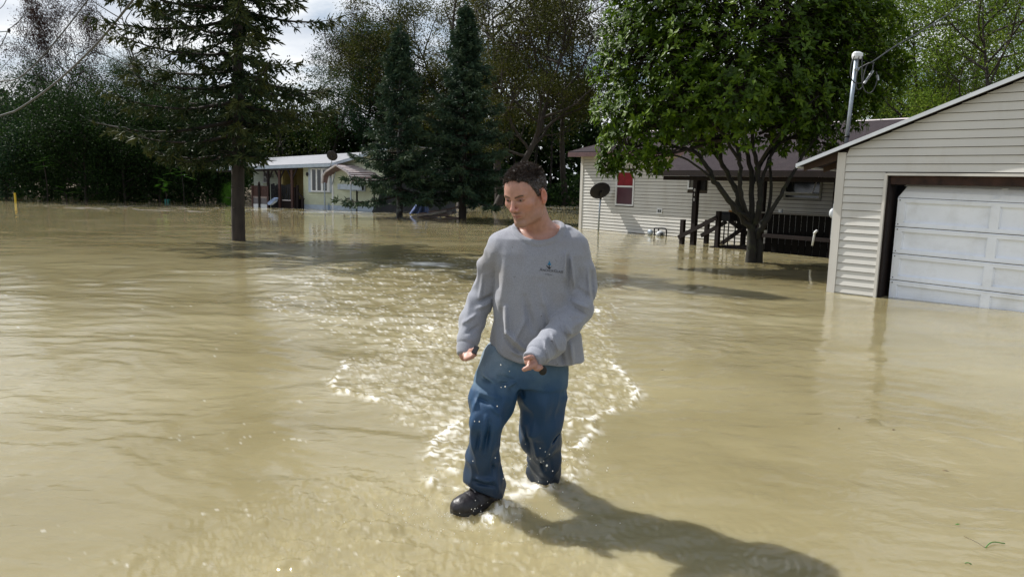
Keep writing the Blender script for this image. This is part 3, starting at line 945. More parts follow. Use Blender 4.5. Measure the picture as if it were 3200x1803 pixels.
def write_on(txt, fr, s, off, z, size, parent, vertical=False, m=None, name='house_number'):
    m = m or MATS.get('number_white') or mat('number_white', (.6, .6, .62), rough=.5)
    for i, ch in enumerate(txt):
        cu = bpy.data.curves.new(name, 'FONT'); cu.body = ch; cu.size = size; cu.extrude = .002
        cu.align_x = 'LEFT'
        tmp = bpy.data.objects.new(name, cu); COL.objects.link(tmp)
        dg = bpy.context.evaluated_depsgraph_get()
        me = bpy.data.meshes.new_from_object(tmp.evaluated_get(dg))
        bpy.data.objects.remove(tmp)
        zz = z - (i * size * 1.12 if vertical else 0)
        X, Z, Nn = Vector(fr.u), Vector((0, 0, 1)), Vector(fr.n)
        M = Matrix((X, Z, Nn)).transposed().to_4x4()
        M.translation = Vector(fr.p(s, off, zz))
        me.transform(M)
        me.materials.clear()
        link_mesh(name, me, parent, m)


HF = build_house()


def dish_object(name, label, c, facing, rx, ry, pole_pts, arm=True, pr=.02):
    """a shallow oval reflector seen from behind with its mount"""
    root = empty(name, pole_pts[0], label, 'satellite dish')
    f = np.array(facing, float); f /= np.linalg.norm(f)
    a = np.cross(f, (0, 0, 1)); a /= np.linalg.norm(a); b = np.cross(a, f)
    V, F = [], []
    n, m = 28, 6
    for side in (0, 1):
        for j in range(m + 1):
            r = j / m
            for k in range(n):
                t = 2 * math.pi * k / n
                dep = (-.10 * (1 - r * r) * rx * 1.2) - (.008 if side else 0)
                V.append(np.array(c) + a * rx * r * math.cos(t) + b * ry * r * math.sin(t) + f * dep)
        base = side * (m + 1) * n
        for j in range(m):
            for k in range(n):
                q = (base + j * n + k, base + j * n + (k + 1) % n, base + (j + 1) * n + (k + 1) % n, base + (j + 1) * n + k)
                F.append(q if side == 0 else q[::-1])
    e0 = m * n; e1 = (m + 1) * n + m * n
    for k in range(n):
        F.append((e0 + k, e0 + (k + 1) % n, e1 + (k + 1) % n, e1 + k))
    MB().add(V, F).build('reflector', M_BLACK, root, True)
    MB().tube(pole_pts, pr, 10).build('pole', M_GALV, root, True)
    top = np.array(pole_pts[-1])
    back = np.array(c) - f * (.14 * rx + .03)
    MB().beam(top - np.array([0, 0, .03]), back, .06, .10).build('bracket', M_BLACK, root)
    if arm:
        MB().tube([np.array(c) - b * ry * .9, np.array(c) - b * ry * 1.0 + f * .35], .012, 6).build('feed_arm', M_BLACK, root, True)
    return root


# dish on a pole in front of the cream house
pb = ground(1870, 722); Yd = pb[1]
dish_object('satellite_dish', 'black oval satellite dish on a thin pole standing in the water before the house',
            at(1875, 596, Yd), (-.35, .75, .45), .36, .29, [at(1869, 735, Yd), at(1874, 650, Yd), at(1877, 618, Yd + .03)], pr=.028)
# ------------------------------------------------------------------ small house at the left
def build_left():
    c = ground(1041, 655); l = ground(788, 645)
    fr = Frame(c, c - l)
    root = empty('small_house', fr.p(-2, -2, 0), 'low pale green house with a grey tin roof and porch across the flood', 'house')
    cs = .105
    # right-hand front: green siding from the bay to the far corner
    wl = MB()
    wl.fbox(fr, -1.62, 2.7, -.12, -.012, -.4, 2.05)
    wl.prism([fr.p(0, -.012, 2.05), fr.p(2.7, -.012, 2.05), fr.p(2.7, -.012, 2.75)], -fr.n * .1)
    wl.fbox(fr, -1.62, -1.50, -1.2, -.125, -.4, 2.05)
    wl.build('wall', M_GREENVINYL, root)
    siding(fr, .04, 2.7, .20, 2.05, cs, M_GREENVINYL, root, holes=[(.98, 1.75, .86, 1.36)], name='siding_board')
    siding(fr, -1.30, -.04, .20, .76, cs, M_GREENVINYL, root)
    part_box('skirting', fr, -1.62, 2.7, .0, .03, -.35, .19, M_BLUEPAINT, root)
    part_box('corner_trim', fr, -.04, .04, -.02, .035, -.3, 2.04, M_WHITE, root)
    # bay of three tall panes with white surround
    part_box('bay_surround', fr, -1.32, -.06, -.005, .03, .78, 1.98, M_BLUEPAINT, root)
    bw = MB()
    fm = bw.fbox(fr, -1.14, -.12, .031, .10, .80, 1.90).build('window_frame', M_WHITE, root)
    for a in (-1.06, -.78, -.46):
        MB().fbox(fr, a, a + .19, .101, .108, .87, 1.84).build('pane', M_GLASS, fm)
    f2 = MB().fbox(fr, 1.0, 1.74, .0, .05, .88, 1.34).build('window_frame', M_BLUEPAINT, root)
    for a in (1.22, 1.47):
        MB().fbox(fr, a, a + .20, .051, .058, .93, 1.28).build('pane', M_GLASS, f2)
    # recess: ochre wall and door
    part_box('recess_wall', fr, -2.75, -1.62, -1.2, -1.1, -.4, 2.0, M_YELWALL, root)
    part_box('recess_wall', fr, -2.85, -2.75, -1.2, .0, -.4, 2.0, M_YELWALL, root)
    d = part_box('house_door', fr, -1.95, -1.64, -1.09, -1.05, .2, 1.7, M_DARKIN, root)
    MB().fbox(fr, -1.90, -1.70, -1.049, -1.04, 1.3, 1.6).build('pane', M_GLASS, d)
    lt = MB().ball(fr.p(-1.35, .08, 1.62), (.06, .06, .10), 8, 6).build('wall_lamp', M_BLACK, root)
    # left wing, set back
    wg = MB(); wg.fbox(fr, -6.2, -2.86, -2.4, -2.31, -.4, 1.95); wg.build('wing_wall', M_GREENVINYL, root)
    fr2 = Frame(fr.p(0, -2.3, 0), fr.u)
    w1 = fr2.w(822, 536); w1b = fr2.w(838, 573); w2 = fr2.w(887, 540); w2b = fr2.w(903, 590)
    siding(fr2, -6.2, -2.9, .10, 1.95, .115, M_WHITE if False else mat('white_green_vinyl', (.62, .68, .60), rough=.5, var=.06), root,
           holes=[(w1[0], w1b[0], w1b[1], w1[1]), (w2[0], w2b[0], w2b[1], w2[1])])
    window_unit(fr2, w1[0], w1b[0], w1b[1], w1[1], root, rail=(w1[1] + w1b[1]) / 2, fmat=M_WHITE, t=.05)
    window_unit(fr2, w2[0], w2b[0], w2b[1], w2[1], root, rail=w2[1] - (w2[1] - w2b[1]) * .62, fmat=M_WHITE, t=.06)
    s, z = fr2.w(850, 550)
    MB().fbox(fr2, s - .09, s + .09, .0, .06, z - .1, z + .08).build('wall_vent', mat('grey_green', (.25, .28, .24), rough=.6), root)
    # roof: low tin pitch over the left, rake running up to the right
    def rp(s, o, z): return fr.p(s, o, z)
    eL, eR = rp(-6.3, .35, 1.80), rp(.05, .35, 2.10)
    rR, rL = rp(3.4, -3.6, 3.02), rp(-6.3, -3.6, 2.42)
    R = MB(); up = np.array([0, 0, .05])
    R.hexa([eL, eR, rR, rL, eL + up, eR + up, rR + up, rL + up]).build('roof', M_TINROOF, root)
    g = MB()
    g.hexa([rp(.04, .30, 1.99), rp(3.3, .30, 2.84), rp(3.3, .38, 2.84), rp(.04, .38, 1.99), rp(.04, .30, 2.11), rp(3.3, .30, 3.0), rp(3.3, .38, 3.0), rp(.04, .38, 2.11)])
    g.build('rake_fascia', M_BLUEPAINT, root)
    R = MB(); R.hexa([rp(.05, .3, 2.10), rp(3.3, .3, 2.96), rp(3.4, -3.6, 3.05), rp(0.05, -3.6, 2.4),
                      rp(.05, .3, 2.13), rp(3.3, .3, 3.0), rp(3.4, -3.6, 3.1), rp(0.05, -3.6, 2.45)]).build('roof', M_TINROOF, root)
    g = MB()
    g.hexa([rp(-6.3, .352, 1.69), rp(.05, .352, 1.985), rp(.05, .39, 1.985), rp(-6.3, .39, 1.69),
            rp(-6.3, .352, 1.83), rp(.05, .352, 2.125), rp(.05, .39, 2.125), rp(-6.3, .39, 1.83)])
    g.build('gutter', M_BLUEPAINT, root)
    MB().hexa([rp(-6.3, .40, 1.60), rp(-1.7, .40, 1.80), rp(-1.7, .30, 1.80), rp(-6.3, .30, 1.60),
               rp(-6.3, .40, 1.69), rp(-1.7, .40, 1.89), rp(-1.7, .30, 1.89), rp(-6.3, .30, 1.69)]).build('porch_beam', M_DARKWOOD, root)
    # porch posts with braces
    for i, px in enumerate((840, 875, 914)):
        s, _ = fr.w(px, 640, .35)
        zt = 1.72 + .045 * (s + 4)
        w = .05
        MB().fbox(fr, s - w, s + w, .30, .40, -.3, zt).build('porch_post', M_REDWOOD if i != 0 else M_DARKWOOD, root)
        for sg in (-1, 1):
            MB().beam(fr.p(s + sg * .02, .35, zt - .42), fr.p(s + sg * .24, .35, zt - .02), .05, .07).build('post_brace', M_DARKWOOD, root)
    # stair rail by the recess, steps
    st = empty('back_steps', fr.p(-1.75, .3, 0), 'dark wooden steps with a handrail before the small house door', 'steps')
    MB().fbox(fr, -2.62, -1.75, -.9, .25, -.3, .38).build('landing', M_DARKWOOD, st)
    MB().fbox(fr, -2.62, -2.1, .251, .28, .34, .385).build('edge_board', M_PALEMET, st)
    for s, z in ((-1.78, 1.10), (-1.92, 1.0), (-1.50, .45)):
        MB().fbox(fr, s - .05, s + .05, .2, .3, -.3, z).build('newel_post', M_DARKWOOD, st)
    MB().beam(fr.p(-1.80, .25, .80), fr.p(-1.42, .25, .42), .05, .08).build('handrail', M_DARKWOOD, st)
    # deck fence of red boards over lattice
    df = empty('deck_fence', fr.p(-4.2, .9, 0), 'red brown board fence panel above white lattice at the left porch end', 'fence')
    o = .9
    P = lambda x, y: fr.w(x, y, o)
    s0, zt = P(790, 580); s1, _ = P(838, 580); _, zb = P(812, 616)
    n = 10
    for k in range(n):
        a = s0 + (s1 - s0) * k / n; b = s0 + (s1 - s0) * (k + 1) / n - .01
        MB().fbox(fr, a, b, o - .01, o + .01, zb + .03, zt - .03).build('board', M_REDWOOD, df)
    MB().fbox(fr, s0, s1, o - .03, o + .03, zt - .028, zt).build('rail', M_REDWOOD, df)
    MB().fbox(fr, s0, s1, o - .03, o + .03, zb - .04, zb + .028).build('rail', mat('weathered_rail', (.22, .17, .16), rough=.8), df)
    MB().fbox(fr, s0 - .05, s1, o - .04, o + .02, .16, zb - .05).build('rim_board', mat('grey_boards', (.13, .12, .13), rough=.8), df)
    sm, _ = P(812, 600)
    MB().fbox(fr, sm - .05, sm + .05, o + .011, o + .08, -.3, zt + .10).ball(fr.p(sm, o + .045, zt + .14), .05, 8, 6).build('fence_post', M_DARKWOOD, df)
    MB().fbox(fr, s1 - .03, s1 + .03, o + .031, o + .08, -.3, zt).build('fence_post', M_REDWOOD, df)
    MB().fbox(fr, s0 - .03, s0 + .03, o + .031, o + .08, -.3, zt).build('fence_post', M_REDWOOD, df)
    lt = MB()
    for k in range(22):
        a = s0 + (s1 - s0) * k / 22
        lt.beam(fr.p(a, o + .025, -.05), fr.p(min(a + .20, s1), o + .025, .16), .012, .02)
        lt.beam(fr.p(a + .1, o + .03, -.05), fr.p(max(a - .10, s0), o + .03, .16), .012, .02)
    tag(lt.build('lattice', M_WHITE, df), kind='stuff')
    # dark deck mass with cut-out balusters
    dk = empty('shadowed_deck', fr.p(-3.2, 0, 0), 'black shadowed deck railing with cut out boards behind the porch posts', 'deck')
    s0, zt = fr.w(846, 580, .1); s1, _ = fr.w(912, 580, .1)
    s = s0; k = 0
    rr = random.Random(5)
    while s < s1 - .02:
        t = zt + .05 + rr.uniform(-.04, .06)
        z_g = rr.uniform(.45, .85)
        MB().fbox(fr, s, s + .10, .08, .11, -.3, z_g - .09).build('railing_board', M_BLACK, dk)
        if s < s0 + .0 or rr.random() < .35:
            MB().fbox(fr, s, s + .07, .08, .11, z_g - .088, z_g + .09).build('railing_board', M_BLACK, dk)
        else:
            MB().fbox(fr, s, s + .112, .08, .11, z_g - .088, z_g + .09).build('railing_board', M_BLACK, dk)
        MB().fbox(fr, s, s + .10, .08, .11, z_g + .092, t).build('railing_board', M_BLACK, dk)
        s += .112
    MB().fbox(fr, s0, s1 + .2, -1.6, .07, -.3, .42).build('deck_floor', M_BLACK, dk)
    sA, zA = fr.w(868, 577, -.6); sB, _ = fr.w(894, 577, -.6)
    tag(MB().fbox(fr, sA, sB, -1.0, -.55, .43, zA).build('covered_grill', M_BLACK, None), 'black covered grill standing on the shadowed deck', 'grill')
    # blue slide / tarp piece
    q = [at(836, 633, 33.6), at(856, 618, 33.6), at(860, 620, 33.6), at(857, 630, 33.6), at(842, 641, 33.6), at(836, 640, 33.6)]
    tag(MB().prism(q, (0.05, .3, 0)).build('blue_slide', mat('blue_plastic', (.22, .30, .50), rough=.35, var=.3), None), 'blue plastic slide end poking out of the dark deck', 'slide')
    # roof dish
    cd = at(1038, 487, 34.0)
    dish_object('satellite_dish', 'black satellite dish mounted on the small house roof edge', cd, (.15, .9, .4), .26, .24,
                [at(1032, 520, 34.4), at(1036, 510, 34.3), at(1038, 494, 34.2)], arm=False, pr=.02)
    # hose reel and blue riser pipe
    hz = MB()
    cc = fr.w(1090, 637, .12)
    for r in (.26, .22, .28):
        pts = [fr.p(cc[0] + r * math.cos(a), .12, cc[1] - .02 + r * math.sin(a)) for a in np.linspace(-.4, math.pi + .4, 18)]
        hz.tube(pts, .013, 5)
    tag(hz.build('garden_hose', M_BLACK, None, True), 'coiled black garden hose hung on the pale green wall', 'hose')
    s, _ = fr.w(1028, 650, .08)
    tag(MB().tube([fr.p(s, .08, -.2), fr.p(s, .08, .28)], .016, 6).build('blue_pipe', mat('blue_pipe_paint', (.05, .16, .35), rough=.4), None), 'short blue riser pipe at the foot of the pale green wall', 'pipe')
    return fr


LF = build_left()


def build_carport():
    c1, c2 = ground(1016, 655), ground(1103, 661)
    cf = Frame(c1, c2 - c1)
    v = np.array([.86, .51, 0]); Lg = 5.0
    root = empty('carport', (c1 + c2) / 2 + v * 3, 'rounded metal carport with brown ribbed roof reaching behind the spruces', 'carport')
    prof = [(-.17, 1.22), (-.10, 1.55), (.10, 1.74), (.90, 2.06), (1.75, 1.74), (1.97, 1.55), (2.05, 1.22)]
    def pt(s, z, d): return cf.p(s, 0, z) + v * d
    # front arch
    a = MB()
    for (s0, z0), (s1, z1) in zip(prof[:-1], prof[1:]):
        a.beam(pt(s0, z0, -.03), pt(s1, z1, -.03), .06, .07)
    a.build('front_arch', M_PALEMET, root)
    # ribbed sheets as steps along each slope
    n_r = 0
    for i, ((s0, z0), (s1, z1)) in enumerate(zip(prof[:-1], prof[1:])):
        k = 5 if i in (2, 3) else 2
        for j in range(k):
            f0, f1 = j / k, (j + 1) / k
            A0 = (s0 + (s1 - s0) * f0, z0 + (z1 - z0) * f0); A1 = (s0 + (s1 - s0) * f1, z0 + (z1 - z0) * f1)
            nn = np.array([-(z1 - z0), (s1 - s0)]); nn /= np.linalg.norm(nn)
            for (q0, q1, th, mm) in ((.0, .55, .01, M_BROWNMET), (.56, .99, .028, M_PALEMET if i >= 3 else M_BROWNMET)):
                B0 = (A0[0] + (A1[0] - A0[0]) * q0, A0[1] + (A1[1] - A0[1]) * q0)
                B1 = (A0[0] + (A1[0] - A0[0]) * q1, A0[1] + (A1[1] - A0[1]) * q1)
                C0 = (B0[0] + nn[0] * th, B0[1] + nn[1] * th); C1 = (B1[0] + nn[0] * th, B1[1] + nn[1] * th)
                MB().hexa([pt(*B0, 0), pt(*B1, 0), pt(*B1, Lg + .1), pt(*B0, Lg + .1), pt(*C0, 0), pt(*C1, 0), pt(*C1, Lg + .1), pt(*C0, Lg + .1)]).build('roof_sheet', mm, root)
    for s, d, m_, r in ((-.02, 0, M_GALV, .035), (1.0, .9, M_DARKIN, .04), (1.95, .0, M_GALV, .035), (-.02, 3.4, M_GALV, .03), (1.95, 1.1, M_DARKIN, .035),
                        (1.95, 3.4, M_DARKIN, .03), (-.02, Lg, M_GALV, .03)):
        b = pt(s, -.3, d)
        MB().tube([b, b + np.array([0, 0, 1.95 if 0 < s < 1.9 else 1.55])], r, 8).build('leg', m_, root)
    MB().beam(pt(1.98, -.3, Lg), pt(1.98, 1.75, Lg), .16, .16).build('end_post', mat('pale_post', (.50, .52, .34), rough=.6), root)
    # back panel seen under the arch
    MB().hexa([pt(0.02, .95, .5), pt(1.9, .95, .5), pt(1.9, .95, .55), pt(.02, .95, .55), pt(0.02, 1.2, .5), pt(1.9, 1.2, .5), pt(1.9, 1.2, .55), pt(.02, 1.2, .55)]).build('cross_panel', M_BLUEPAINT, root)
    MB().beam(pt(.05, 1.15, .3), pt(.35, 1.75, .3), .03, .03).build('knee_brace', M_GALV, root)
    # black tarpaulin hung along the side, its near edge swept outwards
    V, F = [], []
    nu, nv = 26, 12
    for side in (0, 1):
        for i in range(nu + 1):
            for j in range(nv + 1):
                f = i / nu; g = j / nv
                z = 1.65 - g * 1.85
                d = .55 + f * (Lg - .6) - (1 - f) ** 6 * 0 + (1 - f) * (-(g ** 2.2) * .0)
                flare = .10 + .35 * g ** 2 + .05 * math.sin(f * 40) * g
                dd = d + (1 - f) * (.95 * (1 - g ** 1.6))
                V.append(pt(2.0 + flare + side * .01, z, dd))
        b = side * (nu + 1) * (nv + 1)
        for i in range(nu):
            for j in range(nv):
                q = (b + i * (nv + 1) + j, b + i * (nv + 1) + j + 1, b + (i + 1) * (nv + 1) + j + 1, b + (i + 1) * (nv + 1) + j)
                F.append(q if side else q[::-1])
    tag(MB().add(V, F).build('black_tarpaulin', M_TARP, None, True), 'black tarpaulin hung along the carport side down into the water', 'tarpaulin')
    V, F = [], []
    for side in (0, 1):
        for i in range(13):
            for j in range(9):
                f, g = i / 12, j / 8
                x = 1320 + (f - .5) * (14 + 52 * g) - 8 * g; y = 618 + 50 * g
                V.append(at(x, y, 31.6 + .12 * math.sin(f * 18 + g * 3) + side * .02))
        b = side * 117
        for i in range(12):
            for j in range(8):
                q = (b + i * 9 + j, b + i * 9 + j + 1, b + (i + 1) * 9 + j + 1, b + (i + 1) * 9 + j)
                F.append(q if side else q[::-1])
    tag(MB().add(V, F).build('blue_tarpaulin', M_BLUETARP, None, True), 'crumpled blue tarpaulin peak behind the lumber pile', 'tarpaulin')
    # lumber pile afloat
    lp = empty('lumber_pile', ground(1360, 688), 'jumbled pile of wet planks floating beside the spruce trunks', 'lumber pile')
    mw = mat('wet_plank', (.10, .065, .055), rough=.5, var=.4, vscale=5, spec=.6)
    mg = mat('grey_plank', (.30, .27, .26), rough=.5, var=.25, vscale=5)
    Yp = 29.2
    for (x0, y0, x1, y1, th, m_, dy) in ((1322, 673, 1432, 647, .07, mw, .1), (1311, 668, 1330, 666, .05, mw, .3), (1292, 677, 1395, 659, .07, mg, 0), (1300, 683, 1420, 664, .08, mw, .25),
                                         (1310, 680, 1400, 672, .10, mw, .1), (1318, 686, 1378, 683, .05, mg, -.12), (1308, 688, 1442, 683, .10, mw, 0), (1340, 662, 1410, 655, .05, mw, .45),
                                         (1392, 676, 1446, 684, .06, mw, .2), (1393, 668, 1412, 666, .12, mg, .15)):
        MB().beam(at(x0, y0, Yp + dy), at(x1, y1, Yp + dy - .15), .16, th).build('plank', m_, lp)


build_carport()

# ------------------------------------------------------------------ small things at the left edge
def build_small():
    g = ground(49, 633)
    tag(MB().tube([g + np.array([.0, 0, -.3]), at(46, 603, g[1])], .045, 8).build('yellow_stake', mat('yellow_paint', (.55, .38, .02), rough=.5, var=.2), None),
        'yellow marker stake in the flood at the far left bank', 'stake')
    b = ground(523, 632)
    tag(MB().box(b + np.array([0, 0, .06]), (.20, .2, .14)).box(b + np.array([0, 0, .14]), (.22, .22, .02)).build('teal_box', mat('teal_plastic', (.03, .28, .24), rough=.4), None),
        'small teal box drifting under the shrubs beyond the water', 'box')
    # overhead wires
    def wire(name, pts, r, label, n=8):
        tag(MB().tube(smooth_pts([at(x, y, Y) for x, y, Y in pts], n), r, 6).build(name, M_CABLE, None, True), label, 'cable')
    wire('thick_cable', [(-260, 450, 25), (0, 363, 23), (60, 340, 22.3), (170, 262, 20.5), (300, 140, 18), (420, -5, 15.5), (520, -140, 13.5)], .026, 'thickest grey cable sagging across the upper left sky')
    wire('double_cable', [(-200, 262, 20), (0, 255, 19), (60, 243, 18.6), (120, 190, 18), (190, 110, 17.5), (275, 0, 17), (330, -80, 16.5)], .016, 'thin pale cable in front of the reddish tree')
    wire('thin_wire', [(28, 92, 15), (60, 66, 15), (112, 0, 15), (150, -60, 15)], .008, 'thin wire rising from the small insulator at the left edge')
    wire('thin_wire', [(-80, 270, 16), (0, 148, 16), (24, 98, 16)], .008, 'thin wire dropping from the small insulator at the left edge')
    wire('thin_wire', [(-60, 290, 18), (0, 222, 18), (80, 120, 18), (158, 0, 18), (180, -40, 18)], .006, 'faint wire between the insulator and the reddish tree')
    wire('thin_wire', [(-60, 60, 14), (0, 28, 14), (20, 0, 14), (30, -30, 14)], .006, 'short faint wire crossing the top left corner')
    wire('thin_wire', [(250, 360, 30), (300, 385, 30), (400, 400, 30)], .012, 'faint pale wire before the dark shrubs at the left')
    r = empty('insulator_arm', at(0, 103, 15.2), 'grey rod with a round insulator poking in at the left edge', 'insulator')
    MB().tube([at(-60, 104, 15.2), at(26, 99, 15.2)], .012, 6).build('rod', M_GALV, r)
    MB().ball(at(28, 96, 15.2), (.03, .03, .04), 10, 6).tube([at(28, 104, 15.2), at(28, 90, 15.2)], .018, 8).build('insulator', M_BLACK, r)
    # floating leaves and grass
    mgrn = mat('fresh_leaf', (.05, .16, .02), rough=.5)
    mbr = mat('brown_leaf', (.09, .06, .025), rough=.6)
    def blade(px0, py0, px1, py1, w, m_, name, label, bend=.02):
        a, b = ground(px0, py0, .012), ground(px1, py1, .012)
        mid = (a + b) / 2 + np.array([0, bend, .004])
        tag(MB().tube(smooth_pts([a, mid, b], 5), [w * .4] + [w] * 9 + [w * .2] if False else w, 5).build(name, m_, None, True), label, 'grass blade' if 'blade' in name else 'leaf')
    blade(3080, 1710, 3140, 1697, .0022, mgrn, 'grass_blade', 'bright green grass blade floating at the lower right')
    blade(3012, 1675, 3078, 1710, .0010, mbr, 'grass_blade', 'pale dry grass stalk beside the green blade lower right', .0)
    blade(3015, 1758, 3036, 1762, .0020, mgrn, 'grass_blade', 'tiny grass scrap floating near the bottom right corner', .0)
    def leaf(px, py, L, ang, m_, label):
        c = ground(px, py, .010)
        d = np.array([math.cos(ang), math.sin(ang), 0]); n = np.array([-d[1], d[0], 0])
        V = [c - d * L / 2, c + n * L * .22, c + d * L / 2, c - n * L * .22, c + np.array([0, 0, .004])]
        tag(MB().add(V, [(0, 4, 1), (1, 4, 2), (2, 4, 3), (3, 4, 0)]).build('floating_leaf', m_, None), label, 'leaf')
    leaf(2992, 1637, .028, .3, mgrn, 'small green leaf afloat above the green grass blade')
    leaf(2792, 1342, .035, 1.0, mbr, 'yellowish leaf afloat below the garage reflection')
    leaf(2955, 1470, .04, -.5, mbr, 'dark twisted leaf afloat right of centre, nearest the garage reflection')
    leaf(2622, 1339, .02, .2, mbr, 'tiny brown leaf afloat left of the yellowish leaf')
    leaf(2070, 1156, .03, .2, mbr, 'brown leaf afloat near the sky reflection right of the man')


build_small()
# ------------------------------------------------------------------ vegetation
def leaf_mat(name, cols, rough=.6, transl=.25, spec=.12):
    return mat(name, (0, 0, 0), rough=rough, spec=spec, var=.15, vscale=1.2, transl=transl, attr='tint', attr_cols=cols)


M_BARK = mat('dark_bark', (.028, .022, .018), rough=.9, var=.4, vscale=10, bump=.012, bscale=18, stretch=(1, 1, .25))
M_BARK2 = mat('mossy_bark', (.011, .0095, .007), rough=.85, var=.5, vscale=7, bump=.006, bscale=30, stain=(.032, .042, .008), stain_amt=.6, stain_scale=6)
M_BARKG = mat('grey_bark', (.10, .09, .08), rough=.9, var=.35, vscale=8, bump=.01, bscale=16, stretch=(1, 1, .3))
L_DARK = leaf_mat('dark_leaves', [(.006, .016, .005), (.014, .034, .008), (.036, .072, .014)])
L_MID = leaf_mat('green_leaves', [(.012, .030, .005), (.030, .064, .009), (.075, .13, .018)])
L_OLIVE = leaf_mat('olive_leaves', [(.016, .024, .004), (.042, .052, .008), (.10, .092, .013)])
L_RED = leaf_mat('russet_leaves', [(.016, .009, .008), (.034, .014, .011), (.055, .030, .014)], transl=.1)
L_BLUE = leaf_mat('blue_green_leaves', [(.010, .028, .014), (.022, .056, .027), (.045, .095, .042)])
L_LIGHT = leaf_mat('light_green_leaves', [(.040, .080, .007), (.10, .165, .016), (.22, .28, .035)], transl=.35)
L_BRIGHT = leaf_mat('bright_green_leaves', [(.04, .11, .01), (.08, .22, .02), (.14, .32, .04)], transl=.35)
L_GLOSSY = leaf_mat('glossy_magnolia_leaves', [(.020, .045, .003), (.058, .115, .005), (.16, .25, .010)], rough=.48, spec=.28, transl=.42)
L_SPRUCE = leaf_mat('spruce_needles', [(.008, .018, .009), (.022, .040, .016), (.085, .090, .022)], transl=.08)
L_SPRUCEB = leaf_mat('blue_spruce_needles', [(.010, .024, .016), (.028, .058, .036), (.075, .105, .050)], transl=.08)


def quads(C, N_, size, aspect, rng, droop=None, tint=None, fold=False):
    """leaf-shaped diamonds at C; returns V,F,tint per face (two triangles each)"""
    n = len(C)
    if droop is None:
        d = rng.normal(size=(n, 3))
    else:
        d = droop + rng.normal(size=(n, 3)) * .35
    d /= np.linalg.norm(d, axis=1)[:, None] + 1e-9
    r = rng.normal(size=(n, 3)) + N_
    s = np.cross(d, r); s /= np.linalg.norm(s, axis=1)[:, None] + 1e-9
    L = (size * rng.uniform(.7, 1.3, n))[:, None]
    W = L * aspect
    nrm = np.cross(s, d)
    V = np.empty((n, 4, 3), np.float32)
    V[:, 0] = C; V[:, 1] = C + d * L * .5 + s * W * .5 + nrm * L * .08; V[:, 2] = C + d * L; V[:, 3] = C + d * L * .5 - s * W * .5 + nrm * L * .08
    b = np.arange(n)[:, None] * 4
    F = np.concatenate([b + [0, 1, 2], b + [0, 2, 3]], 1).reshape(-1, 3)
    t = tint if tint is not None else rng.uniform(0, 1, n)
    return V.reshape(-1, 3), F, np.repeat(t, 2)


class Skel:
    """branch skeleton: tapered tubes plus a list of twig points"""
    def __init__(self, seed):
        self.r = np.random.default_rng(seed)
        self.V, self.F, self.nv = [], [], 0
        self.tips = []

    def tube(self, pts, r0, r1, n=5):
        m = len(pts)
        V, F = tube_np(pts, np.linspace(r0, r1, m), n, False)
        self.V.append(np.array(V, np.float32)); self.F.append(np.array(F, np.int32) + self.nv); self.nv += len(V)

    def limb(self, p, d, L, r, level, curve=.12, up=.05, tipn=3, split=4, spread=.75, lenf=.6):
        m = max(4, int(4 + L * .6)); pts = [p]; d = d / np.linalg.norm(d)
        for i in range(m):
            d = d + self.r.normal(0, curve, 3) + np.array([0, 0, up]); d /= np.linalg.norm(d)
            p = p + d * L / m; pts.append(p)
        self.tube(pts, r, r * .35 if level else r * .3, 6 if r > .08 else (4 if r > .03 else 3))
        if level == 0:
            for k in range(tipn):
                self.tips.append(pts[-1 - (k % (m // 2 + 1))])
            return
        for k in range(split):
            f = self.r.uniform(.3, 1)
            i = min(int(f * m), m - 1)
            q = pts[i] + (pts[i + 1] - pts[i]) * (f * m - i)
            a = self.r.normal(size=3); dd = pts[i + 1] - pts[i]; dd /= np.linalg.norm(dd)
            a -= dd * np.dot(a, dd); a /= np.linalg.norm(a)
            nd = dd * (1 - spread * .55) + a * spread + np.array([0, 0, .15])
            self.limb(q, nd, L * lenf * self.r.uniform(.7, 1.15), r * .45, level - 1, curve, up, tipn, split, spread, lenf)
        self.tips.append(pts[-1])


def tree_meshes(seed, H=12., trunk_r=.18, bare=.3, nb=16, levels=2, spread=.8, blen=.33, leaves=9000, leaf=.16, clump=.42, lean=(0, 0),
                flat=.9, aspect=.55, up=.05, split=4):
    s = Skel(seed); r = s.r
    m = 12; p = np.zeros(3); pts = [p - np.array([0, 0, .6])]; d = np.array([lean[0], lean[1], 1.]); d /= np.linalg.norm(d)
    for i in range(m):
        d = d + np.append(r.normal(0, .05, 2), .03); d /= np.linalg.norm(d); p = p + d * H * .92 / m; pts.append(p)
    pts = np.array(pts)
    s.tube(pts, trunk_r, trunk_r * .12, 8)
    for k in range(nb):
        f = bare + (1 - bare) * ((k + r.uniform(0, 1)) / nb)
        i = min(int(f * m), m - 1); q = pts[i] + (pts[i + 1] - pts[i]) * (f * m - i)
        a = r.uniform(0, 2 * math.pi)
        prof = math.sin(math.pi * min(1, max(.08, (1.12 - f) / (1.12 - bare)) ** .8)) * .6 + .45
        nd = np.array([math.cos(a), math.sin(a), r.uniform(.25, .9)])
        s.limb(q, nd, H * blen * prof * r.uniform(.8, 1.15), trunk_r * (.5 - .25 * f), levels, .13, up, 3, split, spread)
    tips = np.array(s.tips)
    idx = r.integers(0, len(tips), leaves)
    C = tips[idx] + r.normal(0, clump, (leaves, 3)) * [1, 1, flat]
    ct = r.uniform(0, 1, len(tips))[idx]
    V, F, t = quads(C, 0, leaf, aspect, r, tint=np.clip(ct * .55 + r.uniform(0, .45, leaves), 0, 1))
    tm = np_mesh('trunk', np.vstack(s.V), np.vstack(s.F), True)
    lm = np_mesh('crown', V, F, False, face_attr={'tint': t})
    return tm, lm


TREE_KINDS = {}


